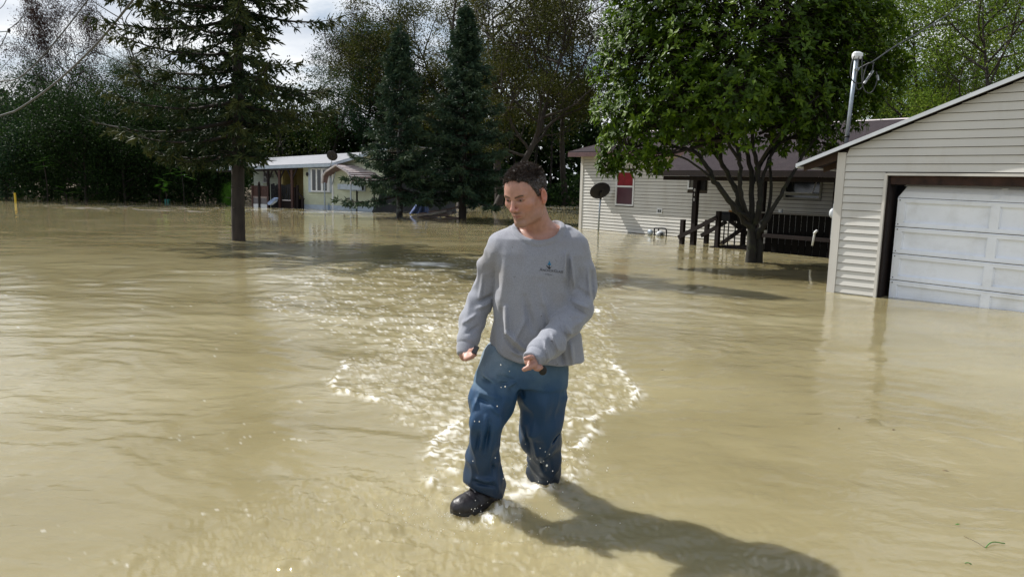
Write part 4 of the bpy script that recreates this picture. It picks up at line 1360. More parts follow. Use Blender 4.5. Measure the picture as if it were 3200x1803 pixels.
def get_kind(k):
    if k not in TREE_KINDS:
        p = dict(
            full=dict(seed=11, leaves=34800, leaf=0.120, nb=20, clump=.33, bare=.22),
            full2=dict(seed=12, leaves=34800, leaf=0.112, nb=22, clump=.36, bare=.15, blen=.36),
            open=dict(seed=13, leaves=24650, leaf=0.116, nb=20, clump=.30, bare=.35, blen=.30),
            open2=dict(seed=14, leaves=17400, leaf=0.112, nb=18, clump=.28, bare=.4, blen=.28, lean=(.08, 0)),
            sparse=dict(seed=15, leaves=1885, leaf=0.088, nb=16, clump=.30, bare=.45, blen=.26, up=.12, spread=.55, trunk_r=.11),
            wide=dict(seed=16, leaves=43500, leaf=0.112, nb=18, clump=.26, bare=.3, blen=.46, trunk_r=.26, levels=2, split=5),
            lean=dict(seed=17, leaves=26100, leaf=0.112, nb=18, clump=.28, bare=.3, blen=.40, lean=(.75, 0), trunk_r=.24, up=.10),
            russet=dict(seed=18, leaves=46400, leaf=0.112, nb=26, clump=.30, bare=.18, blen=.36, spread=.6, up=.12, trunk_r=.15),
            bush=dict(seed=19, H=4.5, leaves=20300, leaf=0.120, nb=22, clump=.40, bare=.03, blen=.5, trunk_r=.08),
            bush2=dict(seed=20, H=4.0, leaves=17400, leaf=0.112, nb=20, clump=.42, bare=.03, blen=.6, trunk_r=.07),
        )[k]
        TREE_KINDS[k] = tree_meshes(**p)
    return TREE_KINDS[k]


def plant(name, kind, loc, H, label, cat, lm, bm=None, rot=0, wide=1.0, group=None, base=None):
    base = base or (4.5 if kind == 'bush' else 4.0 if kind == 'bush2' else 12.0)
    tm, cm = get_kind(kind)
    root = empty(name, (0, 0, 0), label, cat, group)
    for me, nm, m in ((tm, 'trunk', bm or M_BARK), (cm, 'crown', lm)):
        if not me.materials: me.materials.append(m)
        o = bpy.data.objects.new(nm, me); COL.objects.link(o); o.parent = root
        o.material_slots[0].link = 'OBJECT'; o.material_slots[0].material = m
    root.location = Vector([float(v) for v in loc])
    root.rotation_euler = (0, 0, rot)
    s = H / (base * 1.13)
    root.scale = (s * wide, s * wide, s)
    return root


def top_h(px, py, Y):
    return float(at(px, py, Y)[2])


def gx(px, Y, py=630):
    return float(at(px, py, Y)[0])


def place(name, kind, px, Y, topy, label, cat, lm, bm=None, rot=0, wide=1.0, group=None):
    H = top_h(px, topy, Y)
    return plant(name, kind, (gx(px, Y), Y, 0), H, label, cat, lm, bm, rot, wide, group)


place('russet_tree', 'russet', 205, 46, 45, 'dark russet leaved tree rising above the shrubs at the upper left', 'tree', L_RED, rot=.4, wide=.80)
place('bare_tree', 'sparse', 470, 50, -140, 'nearly bare slender tree against the clouds, first right of the russet tree', 'tree', L_OLIVE, M_BARKG, rot=2.0, wide=1.15)
place('bare_tree', 'sparse', 545, 47, -90, 'nearly bare slender tree half hidden by the big spruce', 'tree', L_OLIVE, M_BARKG, rot=4.1, wide=1.0)
place('leafy_tree', 'full2', 30, 42, 215, 'grey green bushy tree at the far left edge of the photo', 'tree', L_BLUE, rot=1.1, wide=1.2)
place('leafy_tree', 'full', 395, 52, 215, 'dark green tree between the russet tree and the bare trees', 'tree', L_DARK, rot=3.1, wide=1.2)
place('leafy_tree', 'full', 520, 54, 225, 'dark green tree at the foot of the bare trees', 'tree', L_MID, rot=5.1, wide=1.1)
place('leafy_tree', 'open', 1010, 58, 70, 'thin pale green tree above the tin roof of the small house', 'tree', L_MID, rot=.8, wide=1.1)
place('leafy_tree', 'open2', 1130, 60, 60, 'thin brownish tree between the pale green tree and the left spruce', 'tree', L_RED, rot=.2)
place('leafy_tree', 'open', 1205, 56, 22, 'tall blue green tree rising directly behind the left blue spruce', 'tree', L_BLUE, rot=2.5)
place('leafy_tree', 'open', 1330, 58, 85, 'yellowing tree seen between the two blue spruces', 'tree', L_OLIVE, rot=4.3, wide=1.2)
place('spreading_tree', 'wide', 1560, 46, -110, 'big spreading tree with dark limbs behind the wading man', 'tree', L_OLIVE, rot=1.9, wide=1.1)
place('leaning_tree', 'lean', 1535, 40, -120, 'leaning tree with a dark trunk slanting to the right behind the man', 'tree', L_OLIVE, rot=.25)
place('leafy_tree', 'open2', 1760, 52, -60, 'open crowned tree just left of the magnolia against blue sky', 'tree', L_OLIVE, rot=5.5, wide=1.2)
place('leafy_tree', 'open', 1440, 60, -40, 'tall olive tree behind the right blue spruce', 'tree', L_OLIVE, rot=3.7, wide=1.1)
place('light_green_tree', 'full2', 2830, 34, -120, 'light green tree behind the garage mast and cable', 'tree', L_LIGHT, rot=.3, wide=1.0)
place('light_green_tree', 'full', 3090, 30, -240, 'light green tree above the garage roof at the right edge', 'tree', L_LIGHT, M_BARK, rot=2.2, wide=1.0)
place('light_green_tree', 'open', 2960, 40, -260, 'taller thin light green tree between the two behind the garage', 'tree', L_LIGHT, rot=1.2, wide=1.3)
place('light_green_tree', 'full', 2620, 38, -60, 'light green tree mostly hidden behind the magnolia', 'tree', L_LIGHT, rot=1.2, wide=1.1)

for i, (px, Y, ty, lm, k, lb) in enumerate((
        (20, 37, 400, L_BLUE, 'bush', 'grey green shrub at the left edge behind the yellow stake'),
        (150, 38, 330, L_DARK, 'bush2', 'dark shrub covered in creeper below the russet tree'),
        (270, 37, 330, L_DARK, 'bush', 'large black green shrub on the bank, second from the yellow stake'),
        (390, 38, 350, L_DARK, 'bush2', 'large black green shrub on the bank, third from the yellow stake'),
        (500, 39, 340, L_DARK, 'bush', 'large black green shrub under the bare trees'),
        (620, 41, 330, L_DARK, 'bush2', 'dark shrub behind the trunk of the big spruce'),
        (700, 42, 400, L_DARK, 'bush', 'dark shrub between the big spruce and the small house'))):
    place('overgrown_shrub', k, px, Y, ty, lb, 'shrub', lm, rot=i * 1.3, wide=1.0, group='overgrown shrubs along the left bank')
place('round_bush', 'bush2', 722, 36.5, 588, 'bright green round bush left of the small house porch', 'bush', L_BRIGHT, rot=.4, wide=.75)


def sumac(px, py, Y, n, size, label):
    r = np.random.default_rng(int(px))
    root = empty('sumac', (gx(px, Y), Y, 0), label, 'sumac')
    top = at(px, py, Y)
    MB().tube(smooth_pts([np.array([top[0] + .1, Y, -.3]), np.array([top[0] + .1, Y, top[2] * .5]), top], 4), .02, 5).build('stem', M_BARK, root)
    V, F, T = [], [], []; nv = 0
    for k in range(n):
        a = r.uniform(0, 2 * math.pi); c = top + r.normal(0, size * .5, 3) * [1, .5, .6]
        d = np.array([math.cos(a), math.sin(a) * .6, r.uniform(-.1, .5)]); d /= np.linalg.norm(d)
        sd = np.cross(d, (0, 0, 1)); sd /= np.linalg.norm(sd)
        L = size * r.uniform(.8, 1.2)
        for j in range(9):
            for sg in (-1, 1):
                b = c + d * L * (j / 9) - np.array([0, 0, .25 * L * (j / 9) ** 2])
                e = b + sd * sg * L * .32 + d * L * .1 - np.array([0, 0, .08 * L])
                w = d * L * .045
                V += [b - w, b + w, e]; F.append((nv, nv + 1, nv + 2)); T.append(r.uniform(.2, 1)); nv += 3
    link_mesh('fronds', np_mesh('fronds', V, F, False, {'tint': T}), root, L_BRIGHT)


sumac(135, 505, 35.5, 9, .55, 'sunlit sumac fronds above the dark shrub right of the yellow stake')
sumac(565, 535, 37, 9, .50, 'upper sunlit sumac fronds left of the big spruce trunk')
sumac(512, 585, 36.5, 7, .50, 'low sunlit sumac fronds just above the teal box')
sumac(200, 600, 36.5, 5, .35, 'faint low sumac sprig in the shade between the stake and the teal box')


# the wood behind: one mass of thin trunks and leaves
def wood():
    r = np.random.default_rng(77)
    Vt, Ft, nv = [], [], 0
    VL, FL, TL, nl = [], [], [], 0
    n = 150
    for k in range(n):
        Y = r.uniform(54, 72); px = r.uniform(-900, 4100)
        x = gx(px, Y); H = r.uniform(8, 14) * (.62 if px < 720 else (.72 if px < 1350 else 1.05))
        p = np.array([x, Y, -.6]); pts = [p]; d = np.array([r.normal(0, .05), 0, 1.])
        for i in range(6):
            d = d + np.append(r.normal(0, .04, 2), 0); p = p + d * H / 6; pts.append(p)
        V, F = tube_np(pts, np.linspace(r.uniform(.06, .16), .02, 7), 5, False)
        Vt.append(np.array(V)); Ft.append(np.array(F) + nv); nv += len(V)
        for b in range(9):
            f = r.uniform(.3, 1); q = np.array(pts[0]) + (np.array(pts[-1]) - np.array(pts[0])) * f
            a = r.uniform(0, 6.28); e = q + np.array([math.cos(a), math.sin(a), .7]) * H * .16 * r.uniform(.6, 1.2)
            V, F = tube_np([q, (q + e) / 2 + r.normal(0, .15, 3), e], [.04, .025, .01], 3, False)
            Vt.append(np.array(V)); Ft.append(np.array(F) + nv); nv += len(V)
        m = int(1000)
        zc = r.uniform(.22, 1.02, m) ** .8 * H
        C = np.stack([x + r.normal(0, 1.3, m), Y + r.normal(0, 1.2, m), zc], 1)
        # bunch the leaves
        cc = C[r.integers(0, m, 70)]
        C = cc[r.integers(0, 70, m)] + r.normal(0, .38, (m, 3))
        V, F, t = quads(C, 0, .20, .6, r, tint=np.clip(r.uniform(0, 1) * .5 + r.uniform(0, .5, m), 0, 1))
        VL.append(V); FL.append(F + nl); TL.append(t); nl += len(V)
    root = tag(link_mesh('far_wood', np_mesh('far_wood', np.vstack(VL), np.vstack(FL), False, {'tint': np.concatenate(TL)}), None,
                         leaf_mat('wood_leaves', [(.012, .022, .004), (.026, .040, .007), (.060, .068, .012)])), 'thin mixed wood closing the view behind the houses', kind='stuff')
    t = link_mesh('trunks', np_mesh('trunks', np.vstack(Vt), np.vstack(Ft), True), root, M_BARK)
    t['kind'] = 'stuff'
    # undergrowth along the bank
    mk = 145000
    px = r.uniform(-1500, 4700, mk); Yk = r.uniform(60, 68, mk)
    hk = np.where(px < 760, 7.0, np.where(px < 1480, 8.5, 9.5)) * (.8 + .22 * noise2(px / 110, px * 0, 15) + .18 * noise2(px / 40, px * 0, 16) + .1 * noise2(px / 14, px * 0, 17))
    zk = r.uniform(-.05, 1, mk) ** .9 * hk
    V, F, t = quads(np.stack([(px - 1600) / FPX * Yk, Yk, zk], 1), 0, .46, .75, r)
    tag(link_mesh('thicket', np_mesh('thicket', V, F, False, {'tint': t}), None, MATS['dark_leaves']), 'dark thicket filling the depth of the wood', kind='stuff')
    m = 64000
    px = r.uniform(-1500, 4700, m); Y = r.uniform(50, 58, m)
    Y = np.where(px < 760, r.uniform(39.5, 46, m), Y)
    hgt = np.where(px < 760, 4.2, np.where(px < 1480, 3.6, 2.7))
    prof = (.75 + .25 * noise2(px / 90, px * 0, 5) + .2 * noise2(px / 30, px * 0, 6))
    z = r.uniform(-.1, 1, m) * hgt * prof
    C = np.stack([(px - 1600) / FPX * Y, Y, z], 1)
    V, F, t = quads(C, 0, .27, .65, r)
    tag(link_mesh('undergrowth', np_mesh('undergrowth', V, F, False, {'tint': t}), None, L_DARK), 'dark undergrowth along the far waterline', kind='stuff')
    # earth bank under it
    b = MB()
    xs = np.linspace(-90, 90, 60)
    prof_y = lambda x: 43.5 if x < -14 else (43.5 + (x + 14) * 1.6 if x < -5 else 58)
    V = []; F = []
    for i, x in enumerate(xs):
        y0 = prof_y(x) + noise2(np.array([x * .3]), np.array([0.]), 3)[0] * .6
        V += [(x, y0, -.3), (x, y0 + 2, .5), (x, y0 + 60, 1.2)]
    for i in range(len(xs) - 1):
        for j in range(2):
            F.append((i * 3 + j, (i + 1) * 3 + j, (i + 1) * 3 + j + 1, i * 3 + j + 1))
    tag(b.add(V, F).build('far_bank', MATS['mud'], None), 'low muddy bank under the wood', kind='structure')


wood()


# ------------------------------------------------------------------ spruces
def spruce(name, loc, H, Rmax, label, lm, seed, z0=1.2, open_=.0, whorl=.30, droop=.35, dens=1.0, trunk_r=.14, spray=.17, curve_up=.10, bare_low=.0, lit=None, bark=None, lichen=False):
    r = np.random.default_rng(seed)
    root = empty(name, loc, label, 'spruce')
    L0 = np.array(loc, float)
    s = Skel(seed)
    m = 14
    pts = [L0 + np.array([0, 0, -.6])]
    for i in range(m):
        f = (i + 1) / m
        pts.append(L0 + np.array([r.normal(0, .02) + loc_lean(name) * f, r.normal(0, .02), H * f]))
    tr = Skel(seed + 1); tr.tube(pts, trunk_r, .015, 10)
    # broken stubs on the lower trunk
    for k in range(16):
        z = r.uniform(.15, z0 + .6); a = r.uniform(0, 6.28)
        b = L0 + np.array([0, 0, z]); e = b + np.array([math.cos(a), math.sin(a), r.uniform(-.2, .3)]) * (trunk_r + r.uniform(.05, .45 if z > z0 * .6 else .10))
        tr.tube([b, (b + e) / 2 + np.array([0, 0, .01]), e], .018, .006, 4)
    C, D, T = [], [], []
    z = z0
    while z < H * .985:
        f = (z - z0) / (H - z0)
        R = Rmax * (1 - f) ** .85 * (.25 + .75 * min(1, (f + .12) / .25) if bare_low else 1)
        nb = int(r.integers(4, 7))
        a0 = r.uniform(0, 6.28)
        for k in range(nb):
            a = a0 + 2 * math.pi * k / nb + r.normal(0, .15)
            Lb = R * r.uniform(.62, 1.18)
            if open_ and r.random() < open_: Lb *= r.uniform(.3, .8)
            if name == 'tall_spruce': Lb *= (1.0 if math.cos(a) < 0 else .85) * (.8 if z < 2.6 else 1) * (.55 if math.cos(a) > .2 and z < 3.0 else 1)
            d = np.array([math.cos(a), math.sin(a), 0])
            up0 = .30 * f - .05 + r.normal(0, .06)
            n_ = 9; bp = []
            for i in range(n_ + 1):
                t = i / n_
                h = up0 * t * Lb - droop * Lb * (t - t * t * .72) * (1 - .7 * f) * .9 + curve_up * Lb * t ** 3
                bp.append(L0 + np.array([0, 0, z]) + d * Lb * t + np.array([0, 0, h]) + np.append(r.normal(0, .012, 2) * Lb, 0))
            s.tube(bp, .012 + .012 * Lb, .004, 4)
            bp = np.array(bp)
            # side twigs
            nt = int(Lb * 11 * dens) + 3
            for j in range(nt):
                t = r.uniform(.16, 1.0)
                if r.random() < (.30 - t) * 1.5: continue
                i = min(int(t * n_), n_ - 1); q = bp[i] + (bp[i + 1] - bp[i]) * (t * n_ - i)
                sg = r.choice([-1, 1]); sd = np.array([-d[1], d[0], 0]) * sg
                tl = (.16 + .42 * Lb * (1 - t) * .5) * r.uniform(.6, 1.25)
                td = sd * .8 + d * .55 + np.array([0, 0, -.25 - droop * r.uniform(.2, 1.3)]); td /= np.linalg.norm(td)
                e = q + td * tl
                if tl > .22 and r.random() < .5: s.tube([q, (q + e) / 2 + np.array([0, 0, .02]), e], .006, .002, 3)
                kk = int(3 + tl * 26)
                tt = r.uniform(.05, 1, kk)[:, None]
                C.append(q + (e - q) * tt); D.append(np.repeat(td[None], kk, 0) + r.normal(0, .33, (kk, 3)))
                T.append(np.clip(.15 + .25 * r.random() + .35 * t + r.uniform(0, .25, kk), 0, 1))
            if name == 'tall_spruce':
                q = bp[0]; kk = 34
                tt = r.uniform(0, .28, kk)[:, None]
                C.append(bp[0] + (bp[3] - bp[0]) * tt / .33 + r.normal(0, .07, (kk, 3))); D.append(r.normal(0, .6, (kk, 3)) + d + [0, 0, -.4]); T.append(r.uniform(0, .4, kk))
            # sprays on the limb itself
            kk = int(Lb * 22 * dens) + 6
            tt = r.uniform(.25, 1, kk); ii = np.minimum((tt * n_).astype(int), n_ - 1)
            C.append(bp[ii] + (bp[ii + 1] - bp[ii]) * (tt * n_ - ii)[:, None]); D.append(np.repeat(d[None], kk, 0) + r.normal(0, .4, (kk, 3)))
            T.append(np.clip(.3 + .6 * tt * r.random(), 0, 1))
        z += whorl * r.uniform(.7, 1.2) * (1 - .45 * f)
    # leader
    C.append(L0 + np.stack([r.normal(0, .02, 30), r.normal(0, .02, 30), np.linspace(H * .95, H * 1.01, 30)], 1)); D.append(np.repeat([[0, 0, 1.]], 30, 0) + r.normal(0, .4, (30, 3))); T.append(np.full(30, .5))
    C = np.vstack(C); D = np.vstack(D); T = np.concatenate(T)
    V, F, t = quads(C, 0, spray, .24, r, droop=D, tint=T)
    link_mesh('trunk', np_mesh('trunk', np.vstack(tr.V), np.vstack(tr.F), True), root, bark or M_BARK)
    lb = link_mesh('limbs', np_mesh('limbs', np.vstack(s.V), np.vstack(s.F), True), root, M_BARK)
    lb['kind'] = 'stuff'
    link_mesh('crown', np_mesh('crown', V, F, False, {'tint': t}), root, lm)
    return root


def loc_lean(name):
    return .25 if name == 'tall_spruce' else .05


b = ground(745, 752)
spruce('tall_spruce', b, 12.5, 3.1, 'tall ragged spruce with a bare lower trunk rising from the flood left of the man', L_SPRUCE, 31, z0=1.95,
       open_=.34, whorl=.40, droop=.34, dens=.95, trunk_r=.150, spray=.17, bare_low=.0)
b = ground(1247, 681)
M_LICHEN = mat('lichen_bark', (.035, .032, .03), rough=.9, var=.4, stain=(.30, .36, .38), stain_amt=.8, stain_scale=5, bump=.01, bscale=14)
spruce('blue_spruce', b, top_h(1247, 88, b[1]), 2.15, 'slimmer blue green spruce, left of the pair behind the man', L_SPRUCEB, 32, z0=.85, open_=.25, whorl=.27, droop=.2,
       dens=1.15, trunk_r=.13, spray=.19, bark=M_LICHEN)
b = ground(1445, 684)
spruce('blue_spruce', b, top_h(1450, 20, b[1]), 2.25, 'broader darker blue green spruce, right of the pair behind the man', L_SPRUCEB, 33, z0=1.0, open_=.25, whorl=.26, droop=.2,
       dens=1.25, trunk_r=.16, spray=.20)
tag(MB().tube([ground(1610, 652) + np.array([0, 0, -.3]), at(1600, 560, 42), at(1640, 430, 42)], [.22, .18, .12], 8).build('leaning_trunk', M_BARK, None, True) if False else
    MB().tube([ground(1430, 655) + np.array([0, 0, -.3]), at(1432, 590, 45)], .08, 6).build('tree_stump', M_BARK, None, True), 'thin dead stump in the flood between the spruces and the man', 'stump')


# ------------------------------------------------------------------ the magnolia in front of the cream house
def magnolia():
    r = np.random.default_rng(91)
    Y0 = ground(2352, 820)[1]
    root = empty('magnolia_tree', ground(2352, 820), 'large multi stemmed tree with big glossy leaves before the cream house', 'tree')
    S = Skel(5)
    stems = [
        ([(2345, 835, 0), (2350, 760, 0), (2345, 700, 0)], .115, .085),
        ([(2368, 835, .05), (2370, 770, .05), (2366, 735, .05)], .10, .07),
        ([(2344, 710, 0), (2310, 668, -.1), (2267, 612, -.2), (2232, 567, -.25), (2211, 525, -.3), (2173, 479, -.35), (2130, 462, -.4), (2040, 440, -.5)], .075, .03),
        ([(2344, 700, 0), (2309, 643, .1), (2302, 595, .15), (2260, 518, .2), (2240, 450, .25), (2215, 380, .3), (2180, 300, .3)], .07, .03),
        ([(2344, 690, 0), (2318, 620, -.2), (2312, 560, -.25), (2309, 490, -.3), (2295, 420, -.35), (2285, 350, -.3), (2270, 250, -.3)], .06, .03),
        ([(2348, 690, 0), (2351, 577, .1), (2337, 490, .1), (2316, 402, .15), (2300, 280, .2)], .07, .03),
        ([(2360, 700, 0), (2372, 650, -.1), (2375, 595, -.1), (2365, 507, -.15), (2350, 420, -.2), (2370, 250, -.2)], .075, .03),
        ([(2366, 745, 0), (2390, 700, -.2), (2414, 657, -.25), (2449, 595, -.3), (2477, 542, -.35), (2519, 472, -.4), (2560, 420, -.4), (2600, 340, -.4)], .06, .025),
        ([(2358, 735, 0), (2380, 700, .2), (2400, 660, .25), (2410, 560, .3), (2407, 490, .3), (2445, 420, .35), (2480, 330, .4)], .05, .025),
        ([(2372, 600, -.1), (2395, 520, -.1), (2440, 450, .0), (2530, 400, .1), (2640, 330, .1)], .045, .02),
        ([(2300, 600, .15), (2260, 520, .5), (2200, 440, .7), (2120, 370, .8), (2030, 330, .9)], .045, .02),
        ([(2240, 580, -.2), (2225, 560, -.3), (2150, 500, -.5), (2060, 480, -.7), (1960, 490, -.8)], .03, .015),
        ([(2351, 577, .1), (2400, 480, .6), (2500, 380, .9), (2600, 250, 1.1)], .045, .02),
        ([(2310, 500, -.3), (2240, 400, -.8), (2150, 280, -1.1)], .04, .02),
        ([(2365, 520, -.1), (2440, 420, -.8), (2560, 300, -1.1)], .04, .02),
        ([(2345, 700, 0), (2325, 672, -.15), (2308, 662, -.2), (2296, 640, -.2)], .05, .03),
    ]
    ends = []
    for ln, r0, r1 in stems:
        pts = smooth_pts([at(x, y, Y0 + d) for x, y, d in ln], 4)
        k = np.array(pts); k[1:-1] += r.normal(0, .012, (len(k) - 2, 3))
        S.tube(k, r0 * (.85 if r0 < .08 else 1), r1 * .85, 8); ends.append((k[-1], k[-1] - k[-5]))
        if len(ln) > 4:
            for q in range(len(k) // 2, len(k), 4):
                ends.append((k[q], r.normal(size=3)))
    for k in (0,):
        pass
    M = MB()
    link_mesh('trunk', np_mesh('trunk', np.vstack(S.V), np.vstack(S.F), True), root, M_BARK2)
    # crown volume: lobes taken from the outline, each with clustered rosettes of leaves
    lobes = [(2330, 130, 0, 2.2), (2060, 180, -.2, 1.15), (2620, 150, -.1, 1.15), (2000, 380, -.5, .80), (1960, 470, -.6, .50), (2120, 330, -.6, .8), (2300, 300, -1.0, .8),
             (2520, 300, -.5, .85), (2640, 330, -.1, .6), (2380, -60, 0, 1.9), (2100, -20, 0, 1.3), (2640, 0, 0, 1.2), (2200, 420, .6, .5), (2480, 410, .3, .5), (2740, 230, .1, .55),
             (1935, 230, 0, .5), (2010, 60, 0, .8), (2560, 440, .2, .38), (2050, 505, -.6, .25), (1900, 510, -.6, .22), (2190, 250, 1.2, 1.0), (2520, 200, 1.2, 1.0), (1930, 350, -.3, .5)]
    tw = Skel(6)
    ros, rd = [], []
    centers = np.array([at(x, y, Y0 + d) for x, y, d, _ in lobes]); rad = np.array([q[3] for q in lobes])
    hub = at(2345, 420, Y0)
    for c, R in zip(centers, rad):
        n = int(270 * R ** 1.9) + 24
        for k in range(n):
            v = r.normal(size=3); v /= np.linalg.norm(v)
            p = c + v * R * (r.uniform(.55, 1.0) ** .5) * np.array([1, .85, .9]) * (1 + .13 * r.normal())
            ros.append(p); o = (p - hub); o /= np.linalg.norm(o); rd.append(o * .7 + v * .5 + np.array([0, 0, .35]))
            if k % 3 == 0:
                q = c + (p - c) * .25
                tw.tube([q, (p + q) / 2 + r.normal(0, .05, 3), p], .012, .004, 3)
        q = hub + (c - hub) * .2
        tw.tube([q, (q + c) / 2 + r.normal(0, .1, 3), c], .035, .015, 5)
    t_ = link_mesh('twigs', np_mesh('twigs', np.vstack(tw.V), np.vstack(tw.F), True), root, M_BARK); t_['kind'] = 'stuff'
    # leaf template: pointed, folded along the midrib
    prof = [(0, 0), (.3, .20), (.62, .22), (1, 0)]
    LV = np.array([(0, 0, 0), (.5, 0, -.035), (1, 0, -.10), (.46, .215, .03), (.46, -.215, .03)])
    LF_ = np.array([(0, 1, 3), (1, 2, 3), (0, 4, 1), (1, 4, 2)])
    inst = []
    for p, d in zip(ros, rd):
        d = d / np.linalg.norm(d)
        a = np.cross(d, (0, 0, 1)); a /= np.linalg.norm(a) + 1e-9; b_ = np.cross(d, a)
        nl = int(r.integers(6, 10)); ph = r.uniform(0, 6.28); tint = r.uniform(0, 1)
        for k in range(nl):
            t = ph + 2 * math.pi * k / nl + r.normal(0, .2)
            ax = (a * math.cos(t) + b_ * math.sin(t)) * r.uniform(.7, 1.0) + d * r.uniform(.15, .8) - np.array([0, 0, .15])
            ax /= np.linalg.norm(ax)
            nrm = d - ax * np.dot(d, ax) + r.normal(0, .15, 3); nrm -= ax * np.dot(nrm, ax); nrm /= np.linalg.norm(nrm)
            inst.append((p + r.normal(0, .02, 3), ax, np.cross(nrm, ax), nrm, r.uniform(.095, .16), np.clip(tint * .5 + r.uniform(0, .5), 0, 1)))
    n = len(inst)
    P = np.array([i[0] for i in inst]); X = np.array([i[1] for i in inst]); Yv = np.array([i[2] for i in inst]); Z = np.array([i[3] for i in inst])
    s = np.array([i[4] for i in inst]); T = np.array([i[5] for i in inst])
    dist = np.linalg.norm(P - CAMP, axis=1)
    lit = P[:, 1]
    near = np.argsort(dist)[:300]
    mask = np.ones(n, bool); mask[near] = False
    idx = np.where(mask)[0]
    V = (P[idx, None, :] + s[idx, None, None] * (LV[None, :, 0:1] * X[idx, None, :] + LV[None, :, 1:2] * Yv[idx, None, :] + LV[None, :, 2:3] * Z[idx, None, :])).reshape(-1, 3)
    F = (np.arange(len(idx))[:, None, None] * 5 + LF_[None]).reshape(-1, 3)
    c = link_mesh('crown', np_mesh('crown', V, F, False, {'tint': np.repeat(T[idx], 4)}), root, L_GLOSSY)
    c['kind'] = 'stuff'
    lib = []
    for k in range(6):
        me = np_mesh('leaf', LV, LF_, False, {'tint': np.full(4, k / 5)}); me.materials.append(L_GLOSSY); lib.append(me)
    for i in near:
        o = bpy.data.objects.new('leaf', lib[int(T[i] * 5.99)]); COL.objects.link(o)
        o.parent = root; o.matrix_parent_inverse = Matrix.Translation(-root.location)
        M_ = Matrix((Vector(X[i] * s[i]), Vector(Yv[i] * s[i]), Vector(Z[i] * s[i]))).transposed().to_4x4(); M_.translation = Vector(P[i])
        o.matrix_basis = M_
    print('magnolia leaves', n)


magnolia()
# ------------------------------------------------------------------ the wading man
def lerp(a, b, t): return a + (b - a) * t


def smin(a, b, k):
    h = np.clip(.5 + .5 * (b - a) / k, 0, 1)
    return b + (a - b) * h - k * h * (1 - h)


def smax(a, b, k): return -smin(-a, -b, k)


def cone(P, a, b, ra, rb, fl=None):
    a = np.array(a, np.float32); b = np.array(b, np.float32)
    d = b - a
    t = np.clip(((P - a) @ d) / np.dot(d, d), 0, 1)
    return np.linalg.norm(P - a - t[..., None] * d, axis=-1) - (ra + (rb - ra) * t)


def chain(P, pts, rs, k=.01):
    r = None
    for i in range(len(pts) - 1):
        c = cone(P, pts[i], pts[i + 1], rs[i], rs[i + 1])
        r = c if r is None else smin(r, c, k)
    return r


def ell(P, c, r):
    q = (P - np.array(c, np.float32)) / np.array(r, np.float32)
    l = np.linalg.norm(q, axis=-1)
    g = np.linalg.norm(q / np.array(r, np.float32), axis=-1) + 1e-9
    return l * (l - 1) / g


def surface(fn, lo, hi, h):
    """dual mesh of the zero level of fn, evaluated only in blocks near the surface"""
    lo = np.array(lo, float); hi = np.array(hi, float)
    B = 8
    nb = np.ceil((hi - lo) / (h * B)).astype(int)
    n = nb * B + 1
    bc = np.stack(np.meshgrid(*[lo[i] + (np.arange(nb[i]) + .5) * h * B for i in range(3)], indexing='ij'), -1).reshape(-1, 3)
    d = fn(bc.astype(np.float32))
    keep = np.abs(d) < h * B * .87 * 1.6 + .012
    D = np.repeat(np.repeat(np.repeat(d.reshape(nb), B, 0), B, 1), B, 2).astype(np.float32)
    D = np.pad(D, ((0, 1), (0, 1), (0, 1)), mode='edge')
    o = np.stack(np.meshgrid(np.arange(B + 1), np.arange(B + 1), np.arange(B + 1), indexing='ij'), -1).reshape(-1, 3)
    bi = np.stack(np.meshgrid(*[np.arange(k) for k in nb], indexing='ij'), -1).reshape(-1, 3)[keep] * B
    for s in range(0, len(bi), 400):
        ii = (bi[s:s + 400, None, :] + o[None]).reshape(-1, 3)
        D[ii[:, 0], ii[:, 1], ii[:, 2]] = fn((lo + ii * h).astype(np.float32))
    S = D < 0
    cnt = sum(S[i:n[0] - 1 + i, j:n[1] - 1 + j, k:n[2] - 1 + k].astype(np.int8) for i in (0, 1) for j in (0, 1) for k in (0, 1))
    act = np.argwhere((cnt > 0) & (cnt < 8))
    idx = -np.ones(cnt.shape, np.int64); idx[tuple(act.T)] = np.arange(len(act))
    acc = np.zeros((len(act), 3)); w = np.zeros(len(act))
    for ax in range(3):
        oth = [a for a in range(3) if a != ax]
        for u in (0, 1):
            for v in (0, 1):
                c0 = act.copy(); c0[:, oth[0]] += u; c0[:, oth[1]] += v
                c1 = c0.copy(); c1[:, ax] += 1
                a = D[tuple(c0.T)]; b = D[tuple(c1.T)]
                m = (a < 0) != (b < 0)
                t = np.where(m, a / (a - b + 1e-12), 0)
                q = c0.astype(float); q[:, ax] += t
                acc[m] += q[m]; w[m] += 1
    V = lo + acc / w[:, None] * h
    Fs = []
    for ax in range(3):
        o1, o2 = [(1, 2), (2, 0), (0, 1)][ax]
        sl0 = [slice(None)] * 3; sl1 = [slice(None)] * 3
        sl0[ax] = slice(0, -1); sl1[ax] = slice(1, None)
        a = S[tuple(sl0)]; b = S[tuple(sl1)]
        e = np.argwhere(a != b)
        e = e[(e[:, o1] > 0) & (e[:, o2] > 0) & (e[:, o1] < n[o1] - 1) & (e[:, o2] < n[o2] - 1)]
        flip = b[tuple(e.T)]
        def cell(du, dv):
            c = e.copy(); c[:, o1] -= du; c[:, o2] -= dv
            return idx[tuple(c.T)]
        q = np.stack([cell(0, 0), cell(1, 0), cell(1, 1), cell(0, 1)], 1)
        q = np.where(flip[:, None], q[:, ::-1], q)
        Fs.append(q)
    F = np.vstack(Fs); F = F[(F >= 0).all(1)]
    return V, F


def pz(px, py, Y): return at(px, py, Y)


